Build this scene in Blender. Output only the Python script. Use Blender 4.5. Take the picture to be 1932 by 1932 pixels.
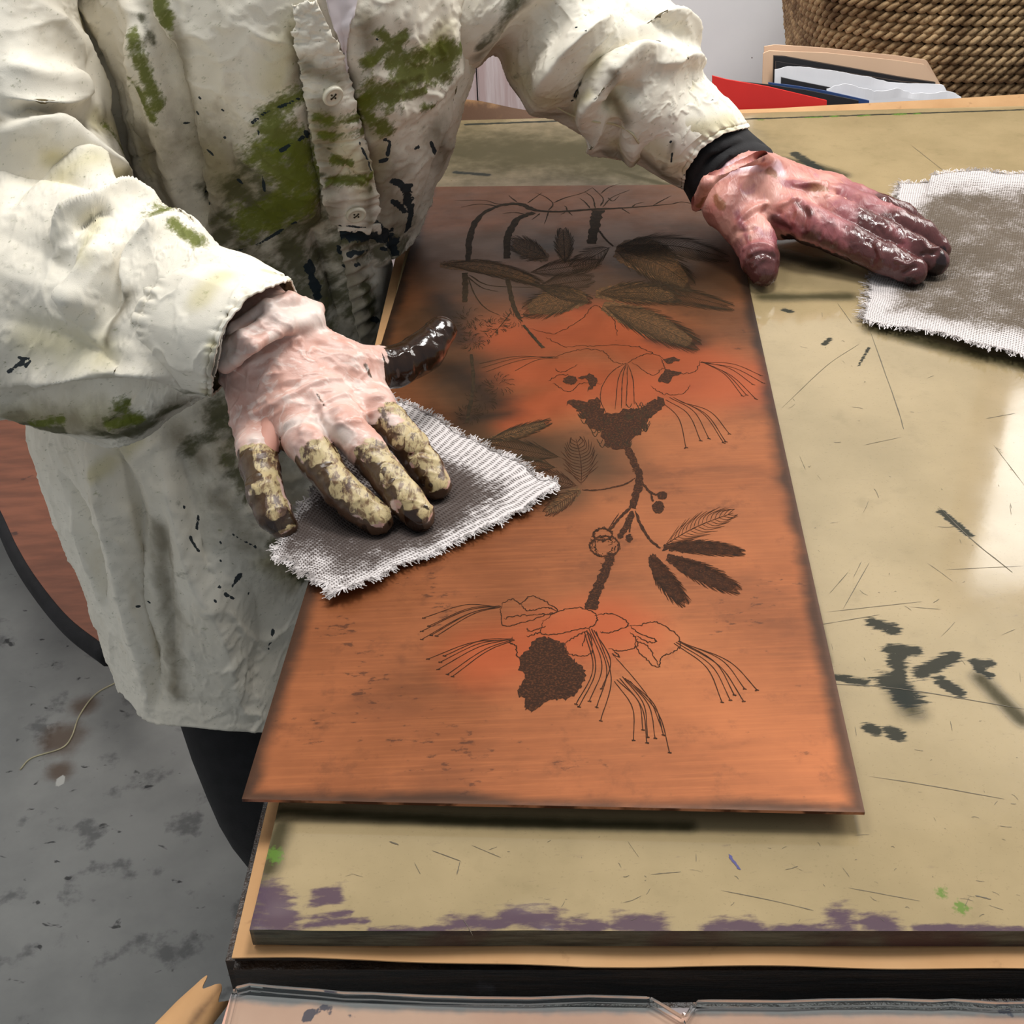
import bpy, bmesh, math, random
import numpy as np
from mathutils import Vector, Matrix
from mathutils.bvhtree import BVHTree
from mathutils.geometry import tessellate_polygon

for o in list(bpy.data.objects):
    bpy.data.objects.remove(o)
scene = bpy.context.scene
col = scene.collection
random.seed(4)
rng = np.random.default_rng(4)

# ------------------------------------------------------------------ camera
CAM = np.array((0.0, 0.0, 1.30))
TOP = 0.88                                   # height of the beige slab's top
FPX = 2400.0
CR = np.array((0.99913666, -0.02387931, -0.03399573))
CU = np.array((0.04154433, 0.5742948, 0.81759376))
CF = np.array((0.0, 0.81830023, -0.57479104))
cam_data = bpy.data.cameras.new('camera')
cam = bpy.data.objects.new('camera', cam_data)
col.objects.link(cam)
cam.matrix_world = Matrix(((CR[0], CU[0], -CF[0], CAM[0]), (CR[1], CU[1], -CF[1], CAM[1]),
                           (CR[2], CU[2], -CF[2], CAM[2]), (0, 0, 0, 1)))
cam_data.sensor_width = 36.0
cam_data.lens = 36.0 * FPX / 1932.0
cam_data.clip_start = 0.02
scene.camera = cam

# ------------------------------------------------------------------ light
world = bpy.data.worlds.new('world'); scene.world = world
world.use_nodes = True
bg = world.node_tree.nodes['Background']
bg.inputs[0].default_value = (0.86, 0.93, 1.0, 1); bg.inputs[1].default_value = 0.36

def area(name, loc, target, sx, sy, power, colour):
    d = bpy.data.lights.new(name, 'AREA'); d.shape = 'RECTANGLE'
    d.size = sx; d.size_y = sy; d.energy = power; d.color = colour
    o = bpy.data.objects.new(name, d); col.objects.link(o)
    o.location = loc
    o.rotation_euler = (Vector(target) - Vector(loc)).to_track_quat('-Z', 'Y').to_euler()
    return o
area('window_light', (1.7, 1.72, 2.4), (0.1, 0.95, 0.9), 1.0, 0.9, 38, (1.0, 0.97, 0.92))
area('ceiling_light', (0.38, 0.98, 2.65), (0.3, 0.98, 0.9), 0.5, 0.4, 25, (1.0, 0.98, 0.95))
area('ceiling_light', (-0.6, 0.85, 2.75), (-0.2, 0.95, 0.9), 0.6, 0.6, 12, (1.0, 0.98, 0.95))
scene.view_settings.view_transform = 'Standard'
scene.view_settings.look = 'None'
scene.view_settings.exposure = 0.0
scene.view_settings.gamma = 1.0
scene.view_settings.use_curve_mapping = False

# ------------------------------------------------------------------ geometry helpers
def at(px, py, d):
    """the point at forward distance d along the sight line of a photo pixel"""
    return CAM + d * (CF + CR * (px - 966) / FPX - CU * (py - 966) / FPX)
def onz(px, py, z):
    """the point at height z on the sight line of a photo pixel"""
    v = CF + CR * (px - 966) / FPX - CU * (py - 966) / FPX
    return CAM + v * (z - CAM[2]) / v[2]
def ony(px, py, y):
    v = CF + CR * (px - 966) / FPX - CU * (py - 966) / FPX
    return CAM + v * y / v[1]
def lin(r, g, b):
    f = lambda c: (c / 255 / 12.92) if c <= 10 else ((c / 255 + 0.055) / 1.055) ** 2.4
    return (f(r), f(g), f(b), 1.0)
def resample(pts, n):
    pts = np.asarray(pts, float)
    s = np.r_[0, np.cumsum(np.linalg.norm(np.diff(pts, axis=0), axis=1))]
    t = np.linspace(0, s[-1], n)
    return np.stack([np.interp(t, s, pts[:, k]) for k in range(pts.shape[1])], 1)
def interp(pts, s):
    pts = np.asarray(pts, float)
    l = np.r_[0, np.cumsum(np.linalg.norm(np.diff(pts, axis=0), axis=1))]; l = l / max(l[-1], 1e-9)
    return np.stack([np.interp(s, l, pts[:, k]) for k in range(pts.shape[1])], -1)
def catmull(pts, n):
    """smooth curve through pts, n samples per span"""
    p = np.asarray(pts, float)
    if len(p) < 3: return resample(p, n + 1)
    q = np.vstack([2 * p[0] - p[1], p, 2 * p[-1] - p[-2]])
    out = []
    t = np.linspace(0, 1, n, endpoint=False)[:, None]
    for i in range(1, len(q) - 2):
        a, b, c, d = q[i - 1], q[i], q[i + 1], q[i + 2]
        out.append(0.5 * (2 * b + (c - a) * t + (2 * a - 5 * b + 4 * c - d) * t ** 2 + (3 * b - a - 3 * c + d) * t ** 3))
    return np.vstack(out + [p[-1:]])
def vnoise(P, seed=0):
    P = np.asarray(P, float); i = np.floor(P).astype(np.int64); f = P - i
    f = f * f * (3 - 2 * f); r = 0
    def h(a, b, c):
        n = (a * 73856093) ^ (b * 19349663) ^ (c * 83492791) ^ (seed * 2654435761 % 2147483647)
        n = (n * 1103515245 + 12345) & 0x7fffffff; n = (n ^ (n >> 13)) * 1274126177 & 0x7fffffff
        return (n ^ (n >> 16)) % 65536 / 65535.0
    for a in (0, 1):
        for b in (0, 1):
            for c in (0, 1):
                w = (f[..., 0] if a else 1 - f[..., 0]) * (f[..., 1] if b else 1 - f[..., 1]) * (f[..., 2] if c else 1 - f[..., 2])
                r = r + w * h(i[..., 0] + a, i[..., 1] + b, i[..., 2] + c)
    return r
def fbm(P, freq, seed=0, octv=4):
    r = 0; a = 0.5; P = np.asarray(P, float) * freq
    for k in range(octv):
        r = r + a * vnoise(P, seed + k); P = P * 2.03 + 17.3; a *= 0.5
    return r / (1 - 0.5 ** octv)
def seg_dist(P, poly):
    """distance from points P (n,3) to a 3-D polyline"""
    poly = np.asarray(poly, float); best = np.full(len(P), 1e9)
    if len(poly) == 1: return np.linalg.norm(P - poly[0], axis=1)
    for a, b in zip(poly[:-1], poly[1:]):
        ab = b - a; L = ab @ ab
        t = np.clip((P - a) @ ab / max(L, 1e-12), 0, 1)
        best = np.minimum(best, np.linalg.norm(P - a - t[:, None] * ab, axis=1))
    return best
def link(name, me, parent=None, mats=()):
    o = bpy.data.objects.new(name, me); col.objects.link(o)
    for m in mats: me.materials.append(m)
    if parent: o.parent = parent
    return o
def make(name, V, F, mat, parent=None, smooth=True, uv=None, layers=None, mat_index=None):
    me = bpy.data.meshes.new(name)
    me.from_pydata([tuple(v) for v in np.asarray(V, float)], [], [tuple(int(i) for i in f) for f in F])
    if uv is not None:
        a = me.attributes.new('st', 'FLOAT2', 'POINT'); a.data.foreach_set('vector', np.asarray(uv, np.float32).ravel())
    for k, v in (layers or {}).items():
        a = me.attributes.new(k, 'FLOAT', 'POINT'); a.data.foreach_set('value', np.asarray(v, np.float32).ravel())
    mats = mat if isinstance(mat, (list, tuple)) else [mat]
    o = link(name, me, parent, mats)
    if smooth: me.polygons.foreach_set('use_smooth', np.ones(len(me.polygons), bool))
    if mat_index is not None:
        a = me.attributes.get('material_index') or me.attributes.new('material_index', 'INT', 'FACE')
        a.data.foreach_set('value', np.asarray(mat_index, np.int32))
    me.update()
    return o
def grid_faces(nu, nv, closed=False, off=0):
    i, j = np.meshgrid(np.arange(nu if closed else nu - 1), np.arange(nv - 1), indexing='ij')
    a = i * nv + j; b = ((i + 1) % nu) * nv + j
    return np.stack([a, b, b + 1, a + 1], -1).reshape(-1, 4) + off
class MB:
    """collects shapes into one mesh"""
    def __init__(self): self.V = []; self.F = []; self.n = 0
    def add(self, V, F):
        V = np.asarray(V, float).reshape(-1, 3)
        self.V.append(V); self.F += [tuple(int(i) + self.n for i in f) for f in F]; self.n += len(V)
    def box(self, x0, x1, y0, y1, z0, z1, rot=0, c=None):
        v = np.array([(x, y, z) for x in (x0, x1) for y in (y0, y1) for z in (z0, z1)], float)
        if c is not None:
            cs, sn = math.cos(rot), math.sin(rot); d = v[:, :2] - np.array(c)
            v[:, 0] = c[0] + cs * d[:, 0] - sn * d[:, 1]; v[:, 1] = c[1] + sn * d[:, 0] + cs * d[:, 1]
        self.add(v, [(0, 1, 3, 2), (4, 6, 7, 5), (0, 4, 5, 1), (2, 3, 7, 6), (0, 2, 6, 4), (1, 5, 7, 3)])
    def tube(self, pts, rad, n=10, caps=True, squash=None):
        pts = np.asarray(pts, float); m = len(pts); rad = np.broadcast_to(rad, (m,))
        T = np.gradient(pts, axis=0); T /= np.linalg.norm(T, axis=1)[:, None] + 1e-12
        N = np.cross(T[0], (0, 0, 1.0)); 
        if np.linalg.norm(N) < 1e-3: N = np.cross(T[0], (1.0, 0, 0))
        N /= np.linalg.norm(N); V = []
        th = np.linspace(0, 2 * np.pi, n, endpoint=False)
        for k in range(m):
            N = N - (N @ T[k]) * T[k]; N /= np.linalg.norm(N) + 1e-12
            B = np.cross(T[k], N)
            V.append(pts[k] + rad[k] * (np.cos(th)[:, None] * N + np.sin(th)[:, None] * B))
        V = np.concatenate(V)
        F = [(k * n + i, k * n + (i + 1) % n, (k + 1) * n + (i + 1) % n, (k + 1) * n + i) for k in range(m - 1) for i in range(n)]
        if caps: F += [tuple(range(n - 1, -1, -1)), tuple(range((m - 1) * n, m * n))]
        self.add(V, F)
    def prism(self, poly, z0, z1):
        poly = np.asarray(poly, float); n = len(poly)
        V = np.vstack([np.c_[poly[:, :2], np.full(n, z0)], np.c_[poly[:, :2], np.full(n, z1)]])
        tris = tessellate_polygon([[Vector((p[0], p[1], 0)) for p in poly]])
        F = [tuple(t) for t in tris] + [tuple(i + n for i in reversed(t)) for t in tris]
        F += [(i, (i + 1) % n, (i + 1) % n + n, i + n) for i in range(n)]
        self.add(V, F)
    def build(self, name, mat, parent=None, smooth=False, bevel=0, segs=2):
        o = make(name, np.concatenate(self.V), self.F, mat, parent, smooth)
        bm = bmesh.new(); bm.from_mesh(o.data); bmesh.ops.recalc_face_normals(bm, faces=bm.faces)
        if bevel:
            e = [e for e in bm.edges if len(e.link_faces) == 2 and e.calc_face_angle(0) > 0.5]
            bmesh.ops.bevel(bm, geom=e, offset=bevel, segments=segs, affect='EDGES')
        bm.to_mesh(o.data); bm.free()
        return o
def tag(o, label=None, cat=None, group=None, kind=None):
    for k, v in (('label', label), ('category', cat), ('group', group), ('kind', kind)):
        if v: o[k] = v
    return o
def empty(name, loc, label=None, cat=None, group=None):
    o = bpy.data.objects.new(name, None); col.objects.link(o); o.location = loc; o.empty_display_size = 0.05
    return tag(o, label, cat, group)
def adopt(child, parent):
    """parent without moving the child"""
    child.parent = parent
    child.matrix_parent_inverse = Matrix.Translation(-Vector(parent.location))

# ------------------------------------------------------------------ materials
class Mat:
    def __init__(self, name, rough=0.6, metal=0.0, spec=0.5):
        self.m = bpy.data.materials.new(name); self.m.use_nodes = True
        self.nt = self.m.node_tree; self.b = self.nt.nodes['Principled BSDF']
        self.b.inputs['Roughness'].default_value = rough; self.b.inputs['Metallic'].default_value = metal
        self.b.inputs['Specular IOR Level'].default_value = spec
        self._co = None
    def n(self, t, **kw):
        x = self.nt.nodes.new(t)
        for k, v in kw.items(): setattr(x, k, v)
        return x
    def l(self, a, b): self.nt.links.new(a, b)
    def put(self, sock, v):
        if hasattr(v, 'is_output'): self.l(v, sock)
        else: sock.default_value = v
    def coord(self):
        if self._co is None: self._co = self.n('ShaderNodeTexCoord').outputs['Object']
        return self._co
    def attr(self, name):
        a = self.n('ShaderNodeAttribute', attribute_name=name); return a
    def map(self, vec, scale=(1, 1, 1), rot=(0, 0, 0)):
        m = self.n('ShaderNodeMapping'); self.l(vec, m.inputs[0])
        m.inputs['Scale'].default_value = scale; m.inputs['Rotation'].default_value = rot
        return m.outputs[0]
    def noise(self, scale, detail=4, rough=0.55, vec=None, dist=0):
        x = self.n('ShaderNodeTexNoise'); self.l(vec if vec is not None else self.coord(), x.inputs['Vector'])
        x.inputs['Scale'].default_value = scale; x.inputs['Detail'].default_value = detail
        x.inputs['Roughness'].default_value = rough; x.inputs['Distortion'].default_value = dist
        return x.outputs['Fac']
    def math(self, op, a, b=0.0, c=None):
        x = self.n('ShaderNodeMath', operation=op); self.put(x.inputs[0], a); self.put(x.inputs[1], b)
        if c is not None: self.put(x.inputs[2], c)
        return x.outputs[0]
    def step(self, v, lo, hi, o0=0.0, o1=1.0):
        x = self.n('ShaderNodeMapRange', interpolation_type='SMOOTHSTEP'); self.put(x.inputs[0], v)
        for k, q in zip((1, 2, 3, 4), (lo, hi, o0, o1)): x.inputs[k].default_value = q
        return x.outputs[0]
    def mix(self, f, a, b, mode='MIX'):
        x = self.n('ShaderNodeMix', data_type='RGBA', blend_type=mode)
        self.put(x.inputs[0], f); self.put(x.inputs[6], a); self.put(x.inputs[7], b)
        return x.outputs[2]
    def colour(self, v): self.put(self.b.inputs['Base Color'], v); return self
    def rough(self, v): self.put(self.b.inputs['Roughness'], v); return self
    def bump(self, h, strength=0.3, dist=0.002):
        x = self.n('ShaderNodeBump'); self.put(x.inputs['Height'], h)
        x.inputs['Strength'].default_value = strength; x.inputs['Distance'].default_value = dist
        self.l(x.outputs[0], self.b.inputs['Normal']); return self
    def layer(self, base, name, colour, scale=200, amp=0.8, soft=0.12, opacity=1.0, vec=None, detail=5):
        """a stain whose amount is the vertex layer `name`, its edge broken up by noise"""
        nz = self.noise(scale, detail, 0.6, vec)
        v = self.math('ADD', self.attr(name).outputs['Fac'], self.math('MULTIPLY', self.math('SUBTRACT', nz, 0.5), amp))
        f = self.step(v, 0.5 - soft, 0.5 + soft, 0, opacity)
        return self.mix(f, base, colour), f
def plain(name, c, rough=0.6, metal=0.0, var=0.12, scale=40, bump=0.0, bscale=300):
    m = Mat(name, rough, metal)
    d = (c[0] * (1 - var * 2), c[1] * (1 - var * 2), c[2] * (1 - var * 2), 1); e = tuple(min(1, x * (1 + var)) for x in c[:3]) + (1,)
    m.colour(m.mix(m.step(m.noise(scale), 0.3, 0.7), d, e))
    if bump: m.bump(m.noise(bscale, 3), bump, 0.001)
    return m

# slab: beige composite board with a glossy worn top
m = Mat('beige_slab', 0.3)
c = m.mix(m.step(m.noise(9, 6, 0.6), 0.3, 0.7), lin(144, 127, 94), lin(162, 143, 108))
c = m.mix(m.step(m.noise(60, 5), 0.55, 0.8, 0, 0.35), c, lin(122, 108, 78))
c = m.mix(m.math('MULTIPLY', m.step(m.noise(700, 2), 0.62, 0.72), 0.18), c, lin(96, 84, 60))
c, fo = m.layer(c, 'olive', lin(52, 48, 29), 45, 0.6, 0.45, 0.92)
c, _ = m.layer(c, 'purple', lin(66, 46, 70), 240, 1.6, 0.3, 0.85, m.map(m.coord(), (0.5, 1.6, 1)), 6)
c, fi = m.layer(c, 'ink', lin(34, 38, 34), 330, 1.3, 0.12, 0.94, m.map(m.coord(), (0.35, 2.2, 1), (0, 0, 0.3)), 6)
c, _ = m.layer(c, 'green', lin(84, 118, 44), 500, 1.6, 0.25, 0.8)
fo = m.math('MAXIMUM', fo, fi)
m.colour(c); m.rough(m.math('ADD', m.step(m.noise(25, 5), 0.3, 0.7, 0.06, 0.11), m.math('MULTIPLY', fo, 0.45)))
m.put(m.b.inputs['Specular IOR Level'], m.math('SUBTRACT', 0.5, m.math('MULTIPLY', fo, 0.45))); m.bump(m.noise(160, 4), 0.025, 0.0005)
M_SLAB = m.m
M_SCRATCH = plain('scratch_ink', lin(84, 74, 54), 0.6).m
M_BLUEINK = plain('blue_ink', lin(46, 40, 110), 0.5).m
m = Mat('slab_edge', 0.4)
c = m.mix(m.step(m.noise(30, 6, 0.65, m.map(m.coord(), (1, 1, 12))), 0.35, 0.65), lin(44, 44, 38), lin(86, 84, 70))
c = m.mix(m.step(m.noise(14, 4), 0.55, 0.7), c, lin(60, 36, 38)); m.colour(c); m.bump(m.noise(120, 4), 0.4, 0.002)
M_SLABEDGE = m.m

# copper
m = Mat('copper', 0.38, 0.62)
st = m.map(m.attr('st').outputs['Vector'], (1, 1, 1))
c = m.mix(m.step(m.noise(7, 6, 0.6), 0.3, 0.7), lin(124, 70, 37), lin(156, 92, 53))
brush = m.noise(18, 5, 0.7, m.map(m.coord(), (1.0, 26, 1), (0, 0, 0.12)))
c = m.mix(m.step(brush, 0.4, 0.75, 0, 0.4), c, lin(168, 101, 58))
c = m.mix(m.step(m.noise(16, 5, 0.65, m.map(m.coord(), (0.6, 1.6, 1), (0, 0, 0.25))), 0.50, 0.75, 0, 0.7), c, lin(104, 59, 32))
c = m.mix(m.step(m.noise(42, 6, 0.7), 0.56, 0.72, 0, 0.45), c, lin(92, 52, 29))
c = m.mix(m.step(m.noise(55, 6, 0.65), 0.55, 0.78, 0, 0.55), c, lin(94, 52, 28))
c, _ = m.layer(c, 'wiped', lin(160, 72, 34), 14, 0.6, 0.45, 0.75)
c, _ = m.layer(c, 'film', lin(64, 47, 27), 16, 0.6, 0.5, 0.86)
c, _ = m.layer(c, 'dark', lin(38, 27, 17), 30, 0.8, 0.4, 0.85, m.map(m.coord(), (0.7, 1.8, 1), (0, 0, 0.1)))
c, _ = m.layer(c, 'spots', lin(60, 34, 20), 170, 1.7, 0.10, 0.7, m.map(m.coord(), (0.8, 1.5, 1)))
m.colour(c); m.rough(m.step(m.noise(30, 5), 0.3, 0.7, 0.40, 0.52)); m.bump(brush, 0.05, 0.001)
M_COPPER = m.m
m = Mat('copper_edge', 0.3, 0.8); m.colour(m.mix(m.step(m.noise(60, 4), 0.4, 0.6), lin(70, 40, 30), lin(170, 120, 100))); M_COPPEREDGE = m.m
m = Mat('etched_line', 0.7, 0, 0.1); m.colour(m.mix(m.step(m.noise(300, 3), 0.35, 0.7), lin(40, 25, 15), lin(70, 40, 23))); M_ETCH = m.m
m = Mat('etched_film_line', 0.7, 0, 0.1); m.colour(m.mix(m.step(m.noise(300, 3), 0.35, 0.7), lin(40, 31, 20), lin(56, 42, 26))); M_ETCH2 = m.m
m = Mat('aquatint', 0.7, 0, 0.1); m.colour(m.mix(m.step(m.noise(900, 3), 0.45, 0.7), lin(48, 29, 18), lin(82, 47, 27))); M_TINT = m.m
m = Mat('aquatint_film', 0.6, 0, 0.15); m.colour(m.mix(m.step(m.noise(500, 4), 0.35, 0.7), lin(66, 48, 28), lin(104, 70, 40))); M_TINT2 = m.m

# smock cotton
def cotton(name, base, base2, extra=0.0):
    m = Mat(name, 0.85, 0, 0.2)
    c = m.mix(m.step(m.noise(7, 5, 0.6), 0.3, 0.7), base, base2)
    c = m.mix(m.step(m.noise(30, 6, 0.65), 0.55, 0.8, 0, 0.35), c, lin(196, 180, 146))
    c, _ = m.layer(c, 'yellow', lin(190, 178, 116), 25, 0.7, 0.4, 0.5)
    c, _ = m.layer(c, 'dirt', lin(104, 92, 66), 46, 1.1, 0.46, 0.72, None, 8)
    sm = m.map(m.map(m.coord(), (1, 1, 1), (0, 0.55, 0.75)), (0.55, 1.5, 2.4))
    c, _ = m.layer(c, 'olive', lin(64, 64, 30), 55, 1.9, 0.34, 0.85, sm)
    c, _ = m.layer(c, 'green', lin(104, 110, 30), 85, 2.2, 0.26, 0.85, sm, 7)
    c, _ = m.layer(c, 'green', lin(84, 92, 24), 210, 2.6, 0.2, 0.6, sm, 4)
    c, _ = m.layer(c, 'navy', lin(26, 38, 46), 120, 1.7, 0.05, 0.96, None, 7)
    v = m.math('ADD', m.noise(2300, 1), m.math('MULTIPLY', m.noise(90, 4), 2.0))
    m.colour(c); m.bump(v, 0.16, 0.0009)
    return m.m
M_SMOCK = cotton('smock_cotton', lin(220, 212, 195), lin(236, 230, 215))
M_SMOCK_IN = plain('smock_inside', lin(112, 100, 72), 0.9).m
M_BUTTON = plain('pearl_button', lin(214, 208, 188), 0.25, 0, 0.05).m
M_THREAD = plain('stitch_thread', lin(206, 196, 160), 0.8).m
M_DARKTHREAD = plain('dark_thread', lin(58, 48, 30), 0.8).m
M_BLACK = plain('black_knit', lin(24, 23, 25), 0.9, 0, 0.2, 60, 0.3, 900).m
M_SKIN = plain('skin', lin(206, 150, 132), 0.5, 0, 0.06, 30).m
M_WHITE_T = plain('white_undershirt', lin(226, 216, 218), 0.85, 0, 0.05, 20).m

# gloves
m = Mat('inky_latex_glove', 0.38)
c = m.mix(m.step(m.noise(38, 5, 0.6), 0.35, 0.65), lin(196, 148, 132), lin(214, 182, 170))
c = m.mix(m.step(m.noise(70, 3, 0.6, m.map(m.coord(), (1, 1.6, 1)), 1.2), 0.52, 0.64, 0, 0.55), c, lin(228, 212, 202))
c, _ = m.layer(c, 'pale', lin(222, 206, 196), 60, 0.5, 0.3, 0.85)
tan = m.mix(m.step(m.noise(170, 7, 0.7, m.map(m.coord(), (1.7, 0.7, 1)), 0.6), 0.38, 0.54), lin(104, 78, 44), lin(184, 166, 120))
tan = m.mix(m.step(m.noise(75, 7, 0.7, m.map(m.coord(), (1.5, 0.8, 1))), 0.53, 0.60), tan, lin(66, 44, 24))
c, _ = m.layer(c, 'tan', tan, 170, 1.5, 0.16, 0.94, None, 7)
c, fb = m.layer(c, 'brown', lin(66, 44, 22), 130, 1.4, 0.16, 0.95, None, 7)
c, fd = m.layer(c, 'black', lin(40, 24, 14), 60, 0.6, 0.25, 0.96)
m.colour(c); m.rough(m.step(m.math('MAXIMUM', fd, m.math('MULTIPLY', fb, .6)), 0, 1, 0.42, 0.15))
wr = m.noise(160, 3, 0.5, m.map(m.coord(), (1, 1.6, 1)), 1.2)
m.bump(wr, 0.16, 0.0014); m.b.inputs['Subsurface Weight'].default_value = 0.12; m.b.inputs['Subsurface Radius'].default_value = (0.01, 0.004, 0.003)
m.b.inputs['Subsurface Scale'].default_value = 0.3
M_GLOVE_R = m.m
m = Mat('purple_stained_glove', 0.3)
c = m.mix(m.step(m.noise(42, 5, 0.6), 0.35, 0.65), lin(188, 122, 112), lin(208, 152, 138))
c = m.mix(m.step(m.noise(60, 5, 0.6, None, 1.0), 0.56, 0.68, 0, 0.45), c, lin(160, 100, 124))
c, _ = m.layer(c, 'pale', lin(226, 196, 204), 60, 0.5, 0.25, 0.9)
c, _ = m.layer(c, 'tan', lin(140, 92, 60), 90, 1.0, 0.18, 0.85)
c, _ = m.layer(c, 'purple', lin(138, 74, 82), 60, 1.1, 0.36, 0.85)
c, fb = m.layer(c, 'brown', lin(80, 46, 44), 70, 0.9, 0.36, 0.93)
c, fd = m.layer(c, 'black', lin(30, 18, 18), 80, 0.8, 0.2, 0.95)
m.colour(c); m.rough(m.step(fb, 0, 1, 0.38, 0.17))
wr = m.noise(110, 3, 0.5, m.map(m.coord(), (1.8, 0.7, 1)), 1.6)
m.bump(wr, 0.3, 0.002); m.b.inputs['Subsurface Weight'].default_value = 0.1; m.b.inputs['Subsurface Radius'].default_value = (0.01, 0.004, 0.003)
m.b.inputs['Subsurface Scale'].default_value = 0.3
M_GLOVE_L = m.m

# tarlatan cloth, woven: threads from the cloth's own (s,t) coordinates in metres
def tarlatan(name, ink, inkscale):
    m = Mat(name, 0.9, 0, 0.1)
    sx = m.n('ShaderNodeSeparateXYZ'); m.l(m.attr('st').outputs['Vector'], sx.inputs[0])
    wob = m.math('MULTIPLY', m.math('SUBTRACT', m.noise(120, 2), 0.5), 0.0012)
    su = m.math('SINE', m.math('MULTIPLY', m.math('ADD', sx.outputs[0], wob), 2 * math.pi / 0.0018))
    sv = m.math('SINE', m.math('MULTIPLY', m.math('ADD', sx.outputs[1], wob), 2 * math.pi / 0.0021))
    weave = m.math('MAXIMUM', su, sv)
    c = m.mix(m.step(weave, -0.4, 0.5), lin(140, 133, 130), lin(206, 199, 197))
    stv = m.map(m.attr('st').outputs['Vector'], (1, 1, 1))
    nz = m.math('ADD', m.math('MULTIPLY', m.noise(inkscale, 6, 0.65, m.map(m.coord(), (1, 1, 0.3))), 0.9), m.math('MULTIPLY', m.noise(700, 2, 0.5, m.map(m.coord(), (0.5, 2.5, 1), (0, 0, 0.5))), 0.75))
    v = m.math('ADD', m.attr('ink').outputs['Fac'], m.math('SUBTRACT', nz, 0.82))
    v = m.math('SUBTRACT', v, m.math('MULTIPLY', weave, 0.07))
    c = m.mix(m.step(v, 0.3, 0.72, 0, 0.93), c, ink)
    m.colour(c); m.bump(weave, 0.5, 0.0006)
    return m.m
M_RAG_A = tarlatan('tarlatan_black_ink', lin(58, 46, 40), 60)
M_RAG_B = tarlatan('tarlatan_brown_ink', lin(84, 72, 57), 30)

# the rest
m = Mat('kraft_paper', 0.8); c = m.mix(m.step(m.noise(12, 5), 0.3, 0.7), lin(186, 140, 92), lin(204, 160, 112))
c = m.mix(m.step(m.noise(90, 5), 0.62, 0.75, 0, 0.5), c, lin(136, 96, 60))
c, _ = m.layer(c, 'dark', lin(66, 40, 28), 40, 0.9, 0.25, 0.9)
m.colour(c); m.bump(m.noise(400, 3), 0.1, 0.001); M_KRAFT = m.m
m = Mat('dark_wood', 0.45); v = m.noise(16, 6, 0.7, m.map(m.coord(), (1.5, 1.5, 18)))
c = m.mix(m.step(v, 0.35, 0.7), lin(20, 15, 12), lin(62, 44, 30)); c = m.mix(m.step(m.noise(11, 4), 0.64, 0.72), c, lin(88, 26, 22))
c = m.mix(m.step(m.noise(23, 4), 0.66, 0.74), c, lin(88, 84, 88)); m.colour(c); m.bump(v, 0.8, 0.006); M_DARKWOOD = m.m
m = Mat('pink_paper', 0.6); c = m.mix(m.step(m.noise(10, 5), 0.3, 0.7), lin(206, 146, 122), lin(224, 172, 148))
c, _ = m.layer(c, 'grey', lin(118, 122, 128), 60, 0.9, 0.3, 0.85); c, _ = m.layer(c, 'ink', lin(46, 40, 66), 220, 0.9, 0.1, 0.9); m.colour(c); M_PINK = m.m
m = Mat('clear_glass', 0.05)
fr_ = m.n('ShaderNodeFresnel'); fr_.inputs[0].default_value = 1.45; tr_ = m.n('ShaderNodeBsdfTransparent'); tr_.inputs[0].default_value = (0.93, 0.97, 0.96, 1)
gs_ = m.n('ShaderNodeBsdfGlossy'); gs_.inputs['Roughness'].default_value = 0.05; mx_ = m.n('ShaderNodeMixShader')
m.l(fr_.outputs[0], mx_.inputs[0]); m.l(tr_.outputs[0], mx_.inputs[1]); m.l(gs_.outputs[0], mx_.inputs[2]); m.l(mx_.outputs[0], m.nt.nodes['Material Output'].inputs[0]); M_GLASS = m.m
m = Mat('concrete', 0.7)
c = m.mix(m.step(m.noise(3.2, 6, 0.6), 0.3, 0.7), lin(136, 136, 133), lin(168, 167, 162))
c = m.mix(m.step(m.noise(15, 5, 0.6), 0.56, 0.68, 0, 0.75), c, lin(100, 100, 99))
c = m.mix(m.step(m.noise(38, 3, 0.5, m.map(m.coord(), (1, 1.4, 1)), 0.4), 0.66, 0.72, 0, 0.85), c, lin(50, 50, 50))
c = m.mix(m.step(m.noise(30, 3, 0.5, m.map(m.coord(), (1, 1, 1), (0.4, 0, 0))), 0.75, 0.78, 0, 0.7), c, lin(168, 166, 160))
c, _ = m.layer(c, 'rust', lin(96, 72, 52), 30, 0.6, 0.3, 0.8); c, _ = m.layer(c, 'white', lin(206, 204, 196), 60, 0.4, 0.1, 1.0)
m.colour(c); m.bump(m.noise(60, 5), 0.12, 0.003); M_FLOOR = m.m
m = Mat('white_wall', 0.8)
c = m.mix(m.step(m.noise(5, 5), 0.3, 0.7), lin(240, 240, 241), lin(250, 250, 250))
c = m.mix(m.step(m.noise(26, 4, 0.5, m.map(m.coord(), (1, 1, 0.25))), 0.7, 0.76, 0, 0.5), c, lin(222, 190, 120))
c = m.mix(m.step(m.noise(70, 3), 0.73, 0.76), c, lin(84, 66, 52)); m.colour(c); M_WALL = m.m
m = Mat('whitewashed_plank', 0.75); v = m.noise(22, 5, 0.6, m.map(m.coord(), (4, 1, 0.25)))
m.colour(m.mix(m.step(v, 0.35, 0.7), lin(196, 172, 170), lin(226, 214, 214))); M_PLANK = m.m
m = Mat('reddish_wood', 0.45); v = m.noise(10, 5, 0.6, m.map(m.coord(), (1, 5, 1), (0, 0, 0.9)))
c = m.mix(m.step(v, 0.3, 0.7), lin(104, 60, 40), lin(132, 78, 54)); c = m.mix(m.step(m.noise(22, 4), 0.68, 0.74), c, lin(66, 38, 28)); m.colour(c); M_REDWOOD = m.m
m = Mat('seagrass_rope', 0.75)
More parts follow.
